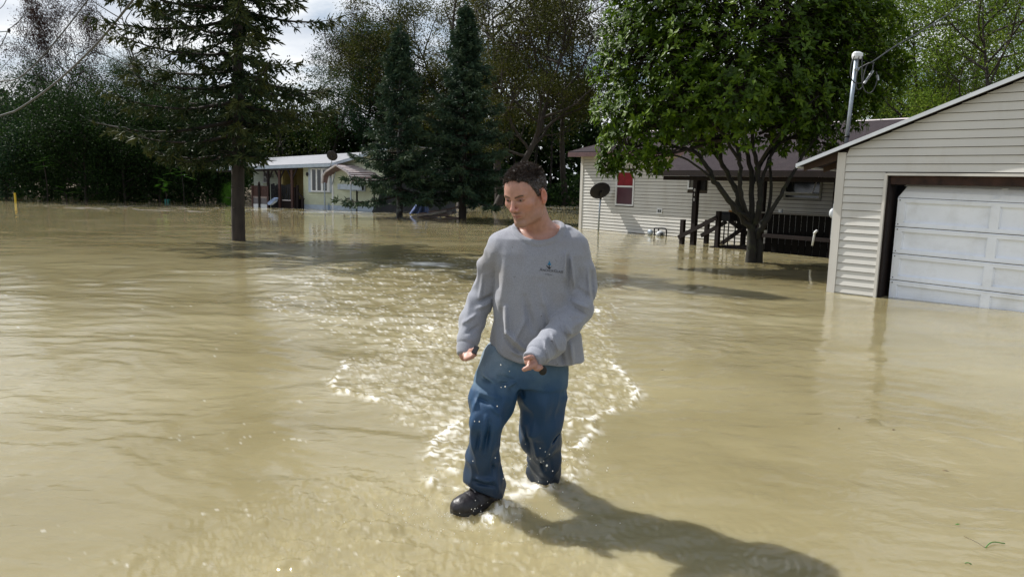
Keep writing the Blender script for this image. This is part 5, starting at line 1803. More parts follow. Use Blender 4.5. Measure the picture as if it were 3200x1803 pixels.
# --- head frame
HC = pz(1641, 606, 3.10)
yaw, pit, rol = math.radians(33), math.radians(17), math.radians(3)
Fw = np.array([-math.sin(yaw) * math.cos(pit), -math.cos(yaw) * math.cos(pit), -math.sin(pit)])
Lf = np.array([math.cos(yaw), -math.sin(yaw), 0.0])
Up = np.cross(Lf, Fw); Up = Up / np.linalg.norm(Up)
if Up[2] < 0: Up = -Up
Lf2 = Lf * math.cos(rol) + Up * math.sin(rol); Up = Up * math.cos(rol) - Lf * math.sin(rol); Lf = Lf2
HR = np.stack([Lf, Fw, Up])                      # rows: local x,y,z in world
HS = 1.0


def hl(P): return ((P - HC) @ HR.T / HS).astype(np.float32)


def hw(q): return HC + np.array(q, float) @ HR * HS


def head_local(Q):
    A = np.abs(Q); S = Q.copy(); S[..., 0] = A[..., 0]                        # mirror
    d = ell(Q, (0, -.018, .034), (.0765, .098, .082))
    d = smin(d, ell(Q, (0, .034, .012), (.062, .060, .070)), .03)             # forehead
    d = smin(d, ell(Q, (0, .034, -.045), (.054, .054, .072)), .03)            # mid face
    d = smin(d, cone(S, (.060, -.012, -.042), (.046, .010, -.088), .016, .013), .028)
    d = smin(d, cone(S, (.046, .010, -.088), (.014, .070, -.109), .013, .013), .026)
    d = smin(d, ell(Q, (0, .074, -.105), (.019, .016, .016)), .016)           # chin
    d = smin(d, ell(S, (.046, .052, -.026), (.020, .022, .017)), .02)         # cheekbone
    d = smin(d, cone(S, (.007, .0860, .0120), (.042, .0735, .0160), .0085, .0080), .013)   # brow ridge
    d = smax(d, -ell(S, (.030, .098, -.002), (.019, .0205, .0120)), .010)      # socket
    d = smin(d, cone(Q, (0, .086, .010), (0, .109, -.032), .0072, .0098), .008)  # nose
    d = smin(d, ell(Q, (0, .1115, -.037), (.0112, .0120, .0100)), .005)
    d = smin(d, ell(S, (.0130, .098, -.0415), (.0075, .0110, .0078)), .004)
    d = smax(d, -ell(S, (.0065, .106, -.0490), (.0038, .006, .0035)), .002)
    d = smin(d, ell(Q, (0, .080, -.066), (.026, .014, .018)), .012)           # muzzle
    d = smin(d, cone(S, (0, .0945, -.0645), (.019, .084, -.0675), .0048, .0028), .004)  # upper lip
    d = smin(d, cone(S, (0, .0935, -.0755), (.016, .084, -.0730), .0060, .0030), .004)  # lower lip
    d = smax(d, -cone(S, (0, .1015, -.0700), (.024, .088, -.0705), .0016, .0014), .003)
    # ball of the eye with a hooded lid
    d = smin(d, ell(S, (.031, .0725, -.001), (.0135, .0135, .0125)), .002)
    slit = ell(S, (.0320, .0865, -.0030), (.0115, .0075, .0017))
    d = smax(d, -slit, .0015)
    d = smin(d, cone(S, (.017, .0865, .0022), (.045, .0805, .0002), .0036, .0030), .004)
    # ear
    e = ell(S, (.0815, -.014, -.014), (.0095, .0190, .0300))
    e = smin(e, ell(S, (.079, -.008, -.041), (.006, .009, .010)), .006)
    e = smax(e, -ell(S, (.0915, -.009, -.010), (.0105, .012, .020)), .004)
    d = smin(d, e, .004)
    return d * HS


NB = pz(1688, 735, 3.20)                          # base of the neck
NT = hw((0, -.035, -.055))

# --- torso rows: py, left, right, depth centre, depth radius
ROWS = [(716, 1610, 1765, 3.215, .075), (745, 1552, 1806, 3.205, .105), (790, 1535, 1828, 3.195, .120), (850, 1546, 1806, 3.185, .128), (930, 1538, 1792, 3.18, .128),
        (1010, 1543, 1798, 3.185, .128), (1080, 1533, 1816, 3.19, .135), (1150, 1527, 1822, 3.19, .14), (1200, 1527, 1822, 3.19, .14)]


def rows_to(R):
    out = []
    for py, xl, xr, Y, b in R:
        l, r = pz(xl, py, Y), pz(xr, py, Y)
        c = (l + r) / 2
        out.append((c[2], c[0], Y, (r[0] - l[0]) / 2, b))
    out.sort()
    return np.array(out)


def stacked(P, T, power=2.3, inset=0.0):
    z = P[..., 2]
    cx = np.interp(z, T[:, 0], T[:, 1]); cy = np.interp(z, T[:, 0], T[:, 2])
    a = np.interp(z, T[:, 0], T[:, 3]) - inset; b = np.interp(z, T[:, 0], T[:, 4]) - inset
    q = (np.abs((P[..., 0] - cx) / a) ** power + np.abs((P[..., 1] - cy) / b) ** power) ** (1 / power)
    d = (q - 1) * np.minimum(a, b)
    return np.maximum(d, np.maximum(z - T[-1, 0], T[0, 0] - z))


TT = rows_to(ROWS)

SLR = [((1572, 780), 3.20, 45), ((1540, 832), 3.215, 36), ((1530, 885), 3.23, 34), ((1500, 950), 3.22, 35), ((1482, 1000), 3.19, 34), ((1468, 1060), 3.14, 29), ((1460, 1085), 3.12, 26), ((1453, 1110), 3.10, 25)]
SLL = [((1785, 784), 3.20, 46), ((1806, 845), 3.21, 41), ((1812, 905), 3.20, 41), ((1806, 962), 3.16, 40), ((1768, 1018), 3.06, 37), ((1722, 1072), 2.96, 34), ((1690, 1100), 2.90, 31), ((1659, 1128), 2.845, 28)]


def to_chain(L, ds=0.0):
    pts = [pz(*p, Y) for p, Y, r in L]
    rs = [r * (Y * .99 + .25) / FPX - ds for p, Y, r in L]
    return pts, rs


CR, RR = to_chain(SLR); CL, RL = to_chain(SLL)


def folds(P, amp, seed=0, stretch=(9, 9, 4)):
    n = noise3(P * np.array(stretch, np.float32), 1.0, seed)
    n2 = noise3(P * np.array(stretch, np.float32) * 2.3 + 5, 1.0, seed + 1)
    return amp * (1 - 2.2 * np.abs(n)) + amp * .4 * (1 - 2 * np.abs(n2))


def crease(P, a, b, w, amp):
    """a soft ridge (amp<0 raises) along a-b"""
    k = np.array([1, .22, 1], np.float32)
    d = cone(P * k, np.array(a) * k, np.array(b) * k, 0, 0)
    t = np.clip(((P - np.array(a)) @ (np.array(b) - np.array(a))) / np.dot(np.array(b) - np.array(a), np.array(b) - np.array(a)), 0, 1)
    return amp * np.exp(-(d / w) ** 2) * (.35 + .65 * np.sin(np.pi * np.clip(t * .9 + .05, 0, 1)))


HEM = [(1500, 1078), (1535, 1096), (1575, 1120), (1625, 1136), (1680, 1142), (1740, 1144), (1830, 1149), (1860, 1150)]
HX = np.array([pz(x, y, 3.06)[0] for x, y in HEM]); HZ = np.array([pz(x, y, 3.06)[2] for x, y in HEM])

SH_CR = []
for (xa, ya, xb, yb, Y, w, amp) in ((1540, 800, 1555, 900, 3.08, .010, .010), (1556, 810, 1548, 880, 3.07, .008, -.008),
                                    (1580, 960, 1582, 1040, 3.06, .012, -.013), (1566, 970, 1570, 1050, 3.06, .010, .010), (1582, 1040, 1645, 1095, 3.05, .011, -.013), (1575, 1060, 1630, 1112, 3.05, .010, .010),
                                    (1640, 930, 1665, 1030, 3.05, .018, .008), (1690, 900, 1712, 1010, 3.05, .018, -.008), (1700, 960, 1718, 1060, 3.05, .012, .008),
                                    (1768, 790, 1762, 880, 3.07, .007, -.010), (1776, 800, 1776, 900, 3.08, .007, .012), (1785, 810, 1795, 900, 3.09, .007, -.008), (1768, 880, 1790, 950, 3.07, .010, .012),
                                    (1640, 1000, 1600, 1080, 3.05, .012, -.006), (1560, 1010, 1553, 1085, 3.07, .012, .008), (1750, 1090, 1762, 1140, 3.06, .014, .010), (1785, 1080, 1790, 1140, 3.06, .014, -.010),
                                    (1600, 1100, 1660, 1120, 3.05, .010, -.008), (1690, 1040, 1740, 1090, 3.05, .012, .008)):
    SH_CR.append((pz(xa, ya, Y), pz(xb, yb, Y), w, amp))
SL_CR = []
for (xa, ya, xb, yb, Y, w, amp) in ((1500, 940, 1535, 925, 3.17, .009, .010), (1492, 962, 1530, 948, 3.17, .009, -.008), (1455, 1040, 1495, 1020, 3.12, .008, .005), (1445, 1010, 1485, 985, 3.13, .008, -.006), (1510, 860, 1500, 930, 3.17, .009, -.006),
                                    (1800, 900, 1850, 935, 3.10, .010, .010), (1790, 940, 1835, 960, 3.09, .010, -.010), (1775, 955, 1830, 985, 3.06, .009, .010), (1758, 1000, 1790, 1050, 2.96, .009, -.008), (1745, 1010, 1775, 1062, 2.95, .008, .007),
                                    (1722, 1040, 1745, 1095, 2.90, .007, -.008), (1712, 1050, 1732, 1105, 2.88, .006, .007), (1700, 1062, 1715, 1120, 2.86, .006, -.006), (1850, 850, 1856, 950, 3.15, .008, .008), (1838, 840, 1842, 930, 3.13, .008, -.007), (1795, 1000, 1830, 1000, 3.0, .009, .008)):
    SL_CR.append((pz(xa, ya, Y), pz(xb, yb, Y), w, amp))

NH = pz(1682, 720, 3.188)                         # centre of the neck opening
NHn = np.array([.04, -.46, .88]); NHn /= np.linalg.norm(NHn)


def neckhole(P):
    q = P - NH
    h = q @ NHn
    rad = q - h[..., None] * NHn
    rx = rad[..., 0] / .092; ry = (rad - rad[..., :1] * np.array([1, 0, 0]))
    ry = np.linalg.norm(ry, axis=-1) / .093
    return (np.sqrt(rx ** 2 + ry ** 2) - 1) * .088, h


def torso_shape(P, inset=0.0):
    d = stacked(P, TT, 2.25, inset)
    for (p, r) in (((1592, 770), 44), ((1774, 770), 46)):
        c = pz(*p, 3.21); rr = r * 3.4 / FPX - inset
        d = smin(d, ell(P, c, (rr * 1.15, rr * 1.1, rr * .85)), .05)
    # trapezius
    d = smin(d, cone(P, NB + [0, 0, .03], pz(1600, 752, 3.22), .055 - inset, .05 - inset), .045)
    d = smin(d, cone(P, NB + [0, 0, .03], pz(1775, 752, 3.22), .055 - inset, .05 - inset), .045)
    return d


def shirt(P):
    d = torso_shape(P)
    f = folds(P, .0085, 3, (7, 7, 3.2))
    f = f * sstep(1.28, .95, P[..., 2]) 
    d = d - f
    for a, b, w, amp in SH_CR: d = d + crease(P, a, b, w * .8, amp * 2.3)
    th = np.arctan2(P[..., 0] - .07, -(P[..., 1] - 3.19))
    d = d - .0065 * sstep(.92, .62, P[..., 2]) * np.sin(th * 11 + 3 * noise3(P * np.array([3, 3, 5]), 1, 15)) * (.4 + .6 * noise3(P * np.array([4, 4, 2]), 1, 16))
    # open hem: cut below
    hz = np.interp(P[..., 0], HX, HZ)
    d = smax(d, hz + .004 * noise3(P * 14, 1, 8) - P[..., 2], .008)
    s = chain(P, CR, RR, .03)
    s2 = chain(P, CL, RL, .03)
    fs = folds(P, .0095, 6, (8, 8, 8))
    s = np.minimum(s, s2) - fs
    for a, b, w, amp in SL_CR: s = s + crease(P, a, b, w * .8, amp * 2.3)
    # cut sleeves flat at the cuffs, with ribbed cuff step
    for C, R_ in ((CR, RR), (CL, RL)):
        ax = C[-1] - C[-2]; ax = ax / np.linalg.norm(ax)
        dd = (P - C[-1]) @ ax
        near = np.linalg.norm(P - C[-1], axis=-1) < .12
        s = np.where(near, smax(s, dd - .006, .006), s)
        s = np.where(near, s + .0050 * np.exp(-((dd + .042) / .0035) ** 2) + .0016 * sstep(-.04, -.036, dd), s)
    kk = .005 + .020 * sstep(1.00, 1.10, P[..., 2])
    d = smin(d, s, kk)
    nh, h = neckhole(P)
    top = h > -.10
    d = d - np.where(top, .0045 * sstep(.026, .020, nh) * (nh > 0), 0)
    d = d + np.where(top, .0040 * np.exp(-((nh - .0245) / .0025) ** 2), 0)
    d = np.where(top, smax(d, -nh, .006), d)
    return d


def arm_skin(P):
    d = chain(P, CR, [r * .72 for r in RR], .02)
    return np.minimum(d, chain(P, CL, [r * .72 for r in RL], .02))


# hands
def hand_left_img(P):
    """his right hand: loosely curled, pointing down, holding a phone"""
    w = pz(1459, 1092, 3.11)
    k = [pz(1470, 1106, 3.07)]
    d = cone(P, w, pz(1464, 1102, 3.08), .021, .018)
    fingers = [((1452, 1108, 3.06), (1456, 1122, 3.03), (1464, 1119, 3.01)), ((1461, 1110, 3.05), (1465, 1119, 3.02), (1472, 1115, 3.0)),
               ((1469, 1108, 3.04), (1475, 1115, 3.01), (1480, 1109, 3.0)), ((1476, 1102, 3.05), (1483, 1108, 3.02), (1486, 1101, 3.01)), ((1470, 1096, 3.06), (1482, 1092, 3.03), (1487, 1097, 3.01))]
    for i, f in enumerate(fingers):
        pts = [pz(*q) for q in f]
        d = smin(d, chain(P, [w * .3 + pts[0] * .7] + pts, [.0105, .0095, .0088, .0076], .004), .005)
    return d


def hand_right_img(P):
    """his left hand: finger and thumb out, keys held behind"""
    w = pz(1676, 1118, 2.86)
    kn = pz(1664, 1140, 2.815)
    d = cone(P, w, kn, .021, .0165)
    F_ = [([(1668, 1141, 2.80), (1655, 1147, 2.79), (1638, 1154, 2.785)], [.0120, .0112, .0092]),        # index pointing
          ([(1664, 1118, 2.82), (1656, 1117, 2.80), (1642, 1120, 2.79)], [.0110, .0098, .0092]),         # thumb
          ([(1664, 1135, 2.82), (1656, 1135, 2.805), (1650, 1135, 2.80)], [.0100, .0078, .0072]),
          ([(1676, 1146, 2.83), (1681, 1152, 2.81), (1674, 1152, 2.80)], [.0110, .0095, .0085]),
          ([(1682, 1140, 2.84), (1690, 1147, 2.82), (1685, 1151, 2.81)], [.0105, .0090, .0080])]
    for pts, rs in F_:
        pts = [pz(*q) for q in pts]
        d = smin(d, chain(P, [kn * .5 + w * .5] + pts, [.014] + rs, .004), .005)
    return d


# --- legs
LEGR = [((1563, 1130), 3.20, 60), ((1556, 1180), 3.16, 62), ((1536, 1250), 3.07, 62), ((1519, 1315), 3.01, 49), ((1512, 1375), 3.02, 45), ((1510, 1430), 3.05, 46), ((1512, 1480), 3.07, 50), ((1518, 1520), 3.08, 52)]
LEGL = [((1698, 1135), 3.21, 66), ((1694, 1180), 3.20, 66), ((1690, 1240), 3.19, 66), ((1688, 1310), 3.20, 58), ((1690, 1375), 3.24, 52), ((1694, 1430), 3.30, 47), ((1699, 1475), 3.35, 41), ((1703, 1512), 3.38, 34), ((1712, 1580), 3.46, 36)]
GR, GRr = to_chain(LEGR); GL, GLr = to_chain(LEGL)
PEL = rows_to([(1085, 1535, 1775, 3.20, .112), (1120, 1522, 1772, 3.20, .12), (1160, 1505, 1768, 3.19, .13), (1195, 1495, 1764, 3.18, .115)])
J_CR = []
for (xa, ya, xb, yb, Y, w, amp) in ((1497, 1165, 1560, 1200, 3.04, .010, -.009), (1510, 1185, 1590, 1200, 3.05, .009, .008), (1495, 1222, 1560, 1240, 3.0, .010, -.007), (1490, 1245, 1540, 1262, 2.98, .010, .006),
                                    (1478, 1275, 1496, 1235, 2.98, .010, -.006), (1530, 1260, 1560, 1290, 2.97, .010, -.008), (1520, 1300, 1500, 1400, 2.95, .011, -.010), (1532, 1310, 1515, 1410, 2.96, .009, .010),
                                    (1545, 1340, 1530, 1400, 2.98, .008, -.009), (1500, 1350, 1488, 1420, 2.96, .009, .007), (1490, 1490, 1540, 1500, 3.0, .010, -.009), (1480, 1505, 1545, 1520, 3.0, .009, .010), (1545, 1470, 1560, 1535, 3.02, .010, -.008),
                                    (1536, 1440, 1545, 1490, 3.0, .009, .008), (1575, 1210, 1610, 1195, 3.05, .008, -.008), (1560, 1175, 1605, 1190, 3.05, .008, .008),
                                    (1640, 1330, 1660, 1440, 3.16, .009, .010), (1655, 1320, 1680, 1440, 3.16, .009, -.009), (1668, 1380, 1700, 1470, 3.22, .008, .010), (1690, 1380, 1712, 1465, 3.23, .008, -.009), (1715, 1400, 1726, 1480, 3.26, .007, .008),
                                    (1675, 1440, 1720, 1455, 3.28, .008, -.006), (1745, 1350, 1722, 1380, 3.18, .009, .008), (1650, 1440, 1690, 1490, 3.28, .009, -.007), (1625, 1210, 1636, 1240, 3.1, .008, .010)):
    J_CR.append((pz(xa, ya, Y), pz(xb, yb, Y), w, amp))


def leg_chain(P, C, R_):
    return chain(P, C, R_, .035)


def jeans(P):
    a = leg_chain(P, GR, GRr); b = leg_chain(P, GL, GLr)
    fs = folds(P, .0100, 21, (10, 10, 5))
    low = sstep(.75, .45, P[..., 2])
    a = a - fs * (.35 + .9 * low); b = b - fs * (.2 + .9 * low)
    # hem of the forward leg: an opening over the shoe
    ax = GR[-1] - GR[-2]; ax /= np.linalg.norm(ax)
    ax = ax * .9 + np.array([-.55, -.35, -.1]); ax /= np.linalg.norm(ax)
    dd = (P - (GR[-1] + np.array([0.0, 0, -.012]))) @ ax
    a = smax(a, dd - .008, .006)
    inner = leg_chain(P, GR, [r - .013 for r in GRr])
    d = np.minimum(a, b)
    p = stacked(P, PEL, 2.2)
    d = smin(d, p, .03)
    d = np.minimum(d, np.maximum(smin(a, b, .02), .9 - P[..., 2] if False else -99))if False else d
    for q, r_, w, amp in J_CR: d = d + crease(P, q, r_, w * .8, amp * 2.0)
    # fly and crotch seams
    d = d + crease(P, pz(1613, 1150, 3.05), pz(1613, 1212, 3.06), .004, .004)
    d = d + crease(P, pz(1762, 1150, 3.14), pz(1742, 1400, 3.2), .0035, .004)
    d = d + crease(P, pz(1570, 1230, 2.99), pz(1548, 1480, 3.0), .0035, .003)
    # flap of the back hem
    fl = cone(P, pz(1735, 1468, 3.36), pz(1750, 1482, 3.40), .012, .008)
    d = smin(d, fl, .012)
    return d


# --- shoe (his right)
SHO = pz(1548, 1556, 3.12); TOE = pz(1424, 1592, 2.95)
sF = TOE - SHO; SLEN = np.linalg.norm(sF); sF /= SLEN
sL = np.cross(np.array([0, 0, 1.]), sF); sL /= np.linalg.norm(sL)
tiltv = sL * math.cos(.10) + np.array([0, 0, 1.]) * math.sin(.10); sL = tiltv / np.linalg.norm(tiltv)
sU = np.cross(sF, sL)
if sU[2] < 0: sU = -sU


def sl_(P): 
    q = P - SHO
    return np.stack([q @ sF, q @ sL, q @ sU], -1)


def sw(q): return SHO + sF * q[0] + sL * q[1] + sU * q[2]


def sole(P):
    q = sl_(P); x = q[..., 0] / SLEN
    wdt = np.interp(x, [-.15, -.08, .05, .3, .5, .75, .92, 1.0, 1.06], [0.0, .024, .034, .034, .042, .052, .046, .034, .0])
    cy = np.interp(x, [0, .5, 1], [0, .004, -.002])
    dz = np.abs(q[..., 2] + .020 + .0 * x - .010 * sstep(.7, 1.05, x)) - .014
    dx = np.maximum(-.12 - x, x - 1.05) * SLEN
    dy = np.abs(q[..., 1] - cy) - wdt
    return smax(smax(dy, dz, .006), dx, .02) 


def upper(P):
    q = sl_(P); L = SLEN
    d = ell(q, (.80 * L, 0, .006), (.26 * L, .054, .046))
    d = smin(d, ell(q, (.45 * L, 0, .014), (.36 * L, .049, .060)), .03)
    d = smin(d, ell(q, (.08 * L, 0, .018), (.21 * L, .043, .060)), .03)
    d = smin(d, cone(q, (.36 * L, 0, .045), (.10 * L, 0, .10), .034, .042), .03)
    d = smax(d, -(q[..., 2] + .012), .004)
    d = d + .0016 * np.exp(-((q[..., 0] - .70 * L - .2 * q[..., 2]) / .003) ** 2)
    return d - .0012 * noise3(P * 60, 1, 4)


def build_man():
    root = empty('person', (0.05, 3.2, 0), 'man in a grey long sleeved shirt and wet jeans wading towards the camera', 'person')
    # ---------------- body
    skin = bpy.data.materials.new('skin'); skin.use_nodes = True
    nt = skin.node_tree; N, L = nt.nodes.new, nt.links.new; b = nt.nodes['Principled BSDF']
    b.inputs['Roughness'].default_value = .47; b.inputs['Specular IOR Level'].default_value = .45
    b.inputs['Subsurface Weight'].default_value = .12; b.inputs['Subsurface Radius'].default_value = (.010, .004, .002); b.inputs['Subsurface Scale'].default_value = .6
    at_ = N('ShaderNodeAttribute'); at_.attribute_name = 'skin'
    tc = N('ShaderNodeTexCoord'); n = N('ShaderNodeTexNoise'); n.inputs['Scale'].default_value = 55; n.inputs['Detail'].default_value = 6; L(tc.outputs['Object'], n.inputs['Vector'])
    mr = N('ShaderNodeMapRange'); mr.inputs['From Min'].default_value = .3; mr.inputs['From Max'].default_value = .7; mr.inputs['To Min'].default_value = .88; mr.inputs['To Max'].default_value = 1.1
    L(n.outputs['Fac'], mr.inputs['Value']); sc = N('ShaderNodeVectorMath'); sc.operation = 'SCALE'; L(at_.outputs['Color'], sc.inputs[0]); L(mr.outputs[0], sc.inputs['Scale']); L(sc.outputs[0], b.inputs['Base Color'])
    n2 = N('ShaderNodeTexNoise'); n2.inputs['Scale'].default_value = 320; L(tc.outputs['Object'], n2.inputs['Vector'])
    bp = N('ShaderNodeBump'); bp.inputs['Distance'].default_value = .0006; L(n2.outputs['Fac'], bp.inputs['Height']); L(bp.outputs[0], b.inputs['Normal'])

    def body_up(P):
        d = head_local(hl(P))
        d = smin(d, cone(P, NT, NB, .053, .060), .03)
        # neck muscle and throat
        d = smin(d, cone(P, hw((.058, -.02, -.05)), pz(1672, 742, 3.155), .011, .010), .02)
        d = smin(d, cone(P, hw((0, .02, -.09)), pz(1680, 735, 3.17), .018, .016), .03)
        d = smin(d, np.maximum(torso_shape(P, .016), 1.0 - P[..., 2]), .02)
        return d
    V1, F1 = surface(body_up, HC - [.25, .22, .45], HC + [.28, .26, .16], .0021)
    V2, F2 = surface(lambda P: np.minimum(smin(arm_skin(P), np.minimum(hand_left_img(P), hand_right_img(P)), .006), np.maximum(np.maximum(torso_shape(P, .03), P[..., 2] - 1.2), .82 - P[..., 2])),
                     (-.35, 2.68, .45), (.48, 3.42, 1.25), .0065)
    V3, F3 = surface(lambda P: smin(smin(chain(P, GR, [r * .5 for r in GRr], .02), chain(P, GL, [r * .62 for r in GLr], .02), .02), stacked(P, PEL, 2.2, .03), .03),
                     (-.35, 2.8, -.25), (.5, 3.6, .95), .009)
    V4, F4 = surface(lambda P: np.minimum(hand_left_img(P), hand_right_img(P)), (-.3, 2.72, .40), (.22, 3.14, .68), .0023)
    V = np.vstack([V1, V2, V3, V4]); F = np.vstack([F1, F2 + len(V1), F3 + len(V1) + len(V2), F4 + len(V1) + len(V2) + len(V3)])
    base = np.array([.385, .205, .155])
    colr = np.repeat(base[None], len(V), 0)
    Q = hl(V.astype(np.float32)); X = np.abs(Q[:, 0]); y = Q[:, 1]; z = Q[:, 2]
    def mixc(c, w):
        nonlocal colr
        w = np.clip(w, 0, 1)[:, None]; colr = colr * (1 - w) + np.array(c) * w
    face = (y > .03).astype(float)
    mixc((.50, .22, .17), .30 * np.exp(-((X - .045) ** 2 + (z + .035) ** 2) / .0005) * face)          # cheeks
    mixc((.50, .18, .14), .7 * np.exp(-((X) ** 2 + (z + .036) ** 2 + (y - .105) ** 2) / .0003))       # nose
    mixc((.24, .07, .06), .9 * sstep(.0085, .003, np.abs(z + .0700) + .12 * X) * sstep(.024, .016, X) * (y > .078))   # lips
    mixc((.14, .09, .07), .7 * np.exp(-((z + .0555) / .0055) ** 2) * sstep(.030, .016, X) * (y > .075))     # moustache
    mixc((.18, .115, .09), .6 * np.exp(-((X / .022) ** 2 + ((z + .100) / .016) ** 2)) * (y > .05))           # chin stubble
    mixc((.26, .16, .12), .42 * sstep(-.050, -.09, z) * (y > .0) * (z > -.125))
    eb = np.abs(z - (.0105 + .26 * (X - .012) * (X < .036) - .10 * np.maximum(X - .036, 0) + .006 * (X >= .036)))
    mixc((.045, .028, .02), .9 * sstep(.0050, .0022, eb) * sstep(.008, .014, X) * sstep(.050, .043, X) * (y > .055))
    mixc((.16, .065, .055), .65 * sstep(.019, .009, np.hypot(X - .030, (z + .001) * 1.3)) * (y > .06))
    mixc((.52, .17, .12), .6 * sstep(.02, 0, np.abs(X - .084)) * (y < .01) * (y > -.04) * (z > -.045) * (z < .03))
    mixc((.03, .02, .018), 1.0 * ((z > .085) & (y < .095)))   # scalp under hair
    scalp = hair_mask(Q) 
    mixc((.035, .022, .018), scalp)
    me = np_mesh('body', V, F, True, vert_attr={'skin': colr})
    body = link_mesh('body', me, root, skin)
    # eyes
    ew = mat('eye_white', (.24, .20, .18), rough=.15, var=.03); ei = mat('eye_iris', (.02, .013, .010), rough=.08, var=.1)
    for sg in (-1, 1):
        c = hw((sg * .031, .0745, -.0012))
        e = MB().ball(c, .0117, 16, 12).build('eye', ew, body, True)
        g = hw((sg * .031 - .0010, .0745 + .0098, -.0022))
        MB().ball(g, .0048, 12, 8).build('iris', ei, e, True)

    # ---------------- hair
    hm = mat('dark_hair', (.026, .018, .014), rough=.45, spec=.55, var=.5, vscale=90)
    def capf(P):
        q = hl(P)
        d = head_local(q) - .0025 - .001 * sstep(.03, .10, q[..., 2]) - .0025 * noise3(P * 65, 1, 3)
        m = hair_mask(q)
        return d + (1 - m) * .014
    V, F = surface(capf, HC - [.14, .14, .13], HC + [.14, .15, .17], .0024)
    hair = link_mesh('hair', np_mesh('hair', V, F, True), body, hm)
    r = np.random.default_rng(12)
    q = hl(V.astype(np.float32)); m = hair_mask(q)
    ok = np.where(m > .6)[0]
    pick = ok[r.integers(0, len(ok), 8500)]
    P0 = V[pick]; ql = q[pick]
    nrm = ql - np.array([0, -.02, .02]); nrm /= np.linalg.norm(nrm, axis=1)[:, None]
    flow = np.stack([.25 * ql[:, 0] / .08, np.where(ql[:, 2] > .06, .95, .35), np.where(ql[:, 2] > .06, .15, -.9)], 1)
    d = nrm * np.where(ql[:, 2] > .06, .40, .15)[:, None] + flow * .75 + r.normal(0, .28, (len(pick), 3))
    d = (d / np.linalg.norm(d, axis=1)[:, None]) @ HR
    top = sstep(.03, .10, ql[:, 2])
    Lh = (.005 + .012 * top) * r.uniform(.6, 1.25, len(pick))
    side = np.cross(d, r.normal(size=d.shape)); side /= np.linalg.norm(side, axis=1)[:, None]
    w = .0011
    mid = P0 + d * Lh[:, None] * .55; tip = P0 + d * Lh[:, None] + np.array([0, 0, -.25]) * Lh[:, None] * .35
    VV = np.stack([P0 - side * w, P0 + side * w, mid + side * w * .8, mid - side * w * .8, tip], 1).reshape(-1, 3)
    bb = np.arange(len(pick))[:, None] * 5
    FF = np.concatenate([bb + [0, 1, 2], bb + [0, 2, 3], bb + [3, 2, 4]], 1).reshape(-1, 3)
    hs = link_mesh('hair_strands', np_mesh('hair_strands', VV, FF, True), hair, mat('hair_strand', (.060, .042, .032), rough=.38, spec=.9, var=.4, vscale=40)); hs['kind'] = 'stuff'

    # ---------------- shirt
    V, F = surface(shirt, (-.42, 2.72, .40), (.52, 3.45, 1.42), .0046)
    cl = bpy.data.materials.new('grey_jersey'); cl.use_nodes = True
    nt = cl.node_tree; N, L = nt.nodes.new, nt.links.new; b = nt.nodes['Principled BSDF']
    b.inputs['Roughness'].default_value = .92; b.inputs['Specular IOR Level'].default_value = .15; b.inputs['Sheen Weight'].default_value = .25
    tc = N('ShaderNodeTexCoord')
    nA = N('ShaderNodeTexNoise'); nA.inputs['Scale'].default_value = 230; nA.inputs['Detail'].default_value = 3
    nB = N('ShaderNodeTexNoise'); nB.inputs['Scale'].default_value = 5; nB.inputs['Detail'].default_value = 6
    nC = N('ShaderNodeTexNoise'); nC.inputs['Scale'].default_value = 46; nC.inputs['Detail'].default_value = 3
    for x in (nA, nB, nC): L(tc.outputs['Object'], x.inputs['Vector'])
    rA = N('ShaderNodeValToRGB'); rA.color_ramp.elements[0].position = .3; rA.color_ramp.elements[0].color = (.215, .225, .260, 1); rA.color_ramp.elements[1].position = .7; rA.color_ramp.elements[1].color = (.275, .29, .335, 1)
    L(nA.outputs['Fac'], rA.inputs[0])
    rB = N('ShaderNodeMapRange'); rB.inputs['From Min'].default_value = .5; rB.inputs['From Max'].default_value = .75; rB.inputs['To Max'].default_value = .55; L(nB.outputs['Fac'], rB.inputs['Value'])
    mB = N('ShaderNodeMix'); mB.data_type = 'RGBA'; L(rB.outputs[0], mB.inputs[0]); L(rA.outputs[0], mB.inputs[6]); mB.inputs[7].default_value = (.20, .18, .16, 1)
    rC = N('ShaderNodeMapRange'); rC.inputs['From Min'].default_value = .71; rC.inputs['From Max'].default_value = .76; rC.inputs['To Max'].default_value = .7; L(nC.outputs['Fac'], rC.inputs['Value'])
    mC = N('ShaderNodeMix'); mC.data_type = 'RGBA'; L(rC.outputs[0], mC.inputs[0]); L(mB.outputs[2], mC.inputs[6]); mC.inputs[7].default_value = (.06, .05, .045, 1)
    L(mC.outputs[2], b.inputs['Base Color'])
    bp = N('ShaderNodeBump'); bp.inputs['Distance'].default_value = .0009; L(nA.outputs['Fac'], bp.inputs['Height']); L(bp.outputs[0], b.inputs['Normal'])
    sh = link_mesh('shirt', np_mesh('shirt', V, F, True), root, cl)
    smooth_mesh(sh, 1)

    # ---------------- chest print: letters laid on the cloth
    from mathutils.bvhtree import BVHTree
    bv = BVHTree.FromPolygons([Vector(v) for v in V], [list(f) for f in F])
    mk = mat('print_black', (.012, .013, .02), rough=.8); mbq = mat('print_blue', (.01, .15, .30), rough=.8)
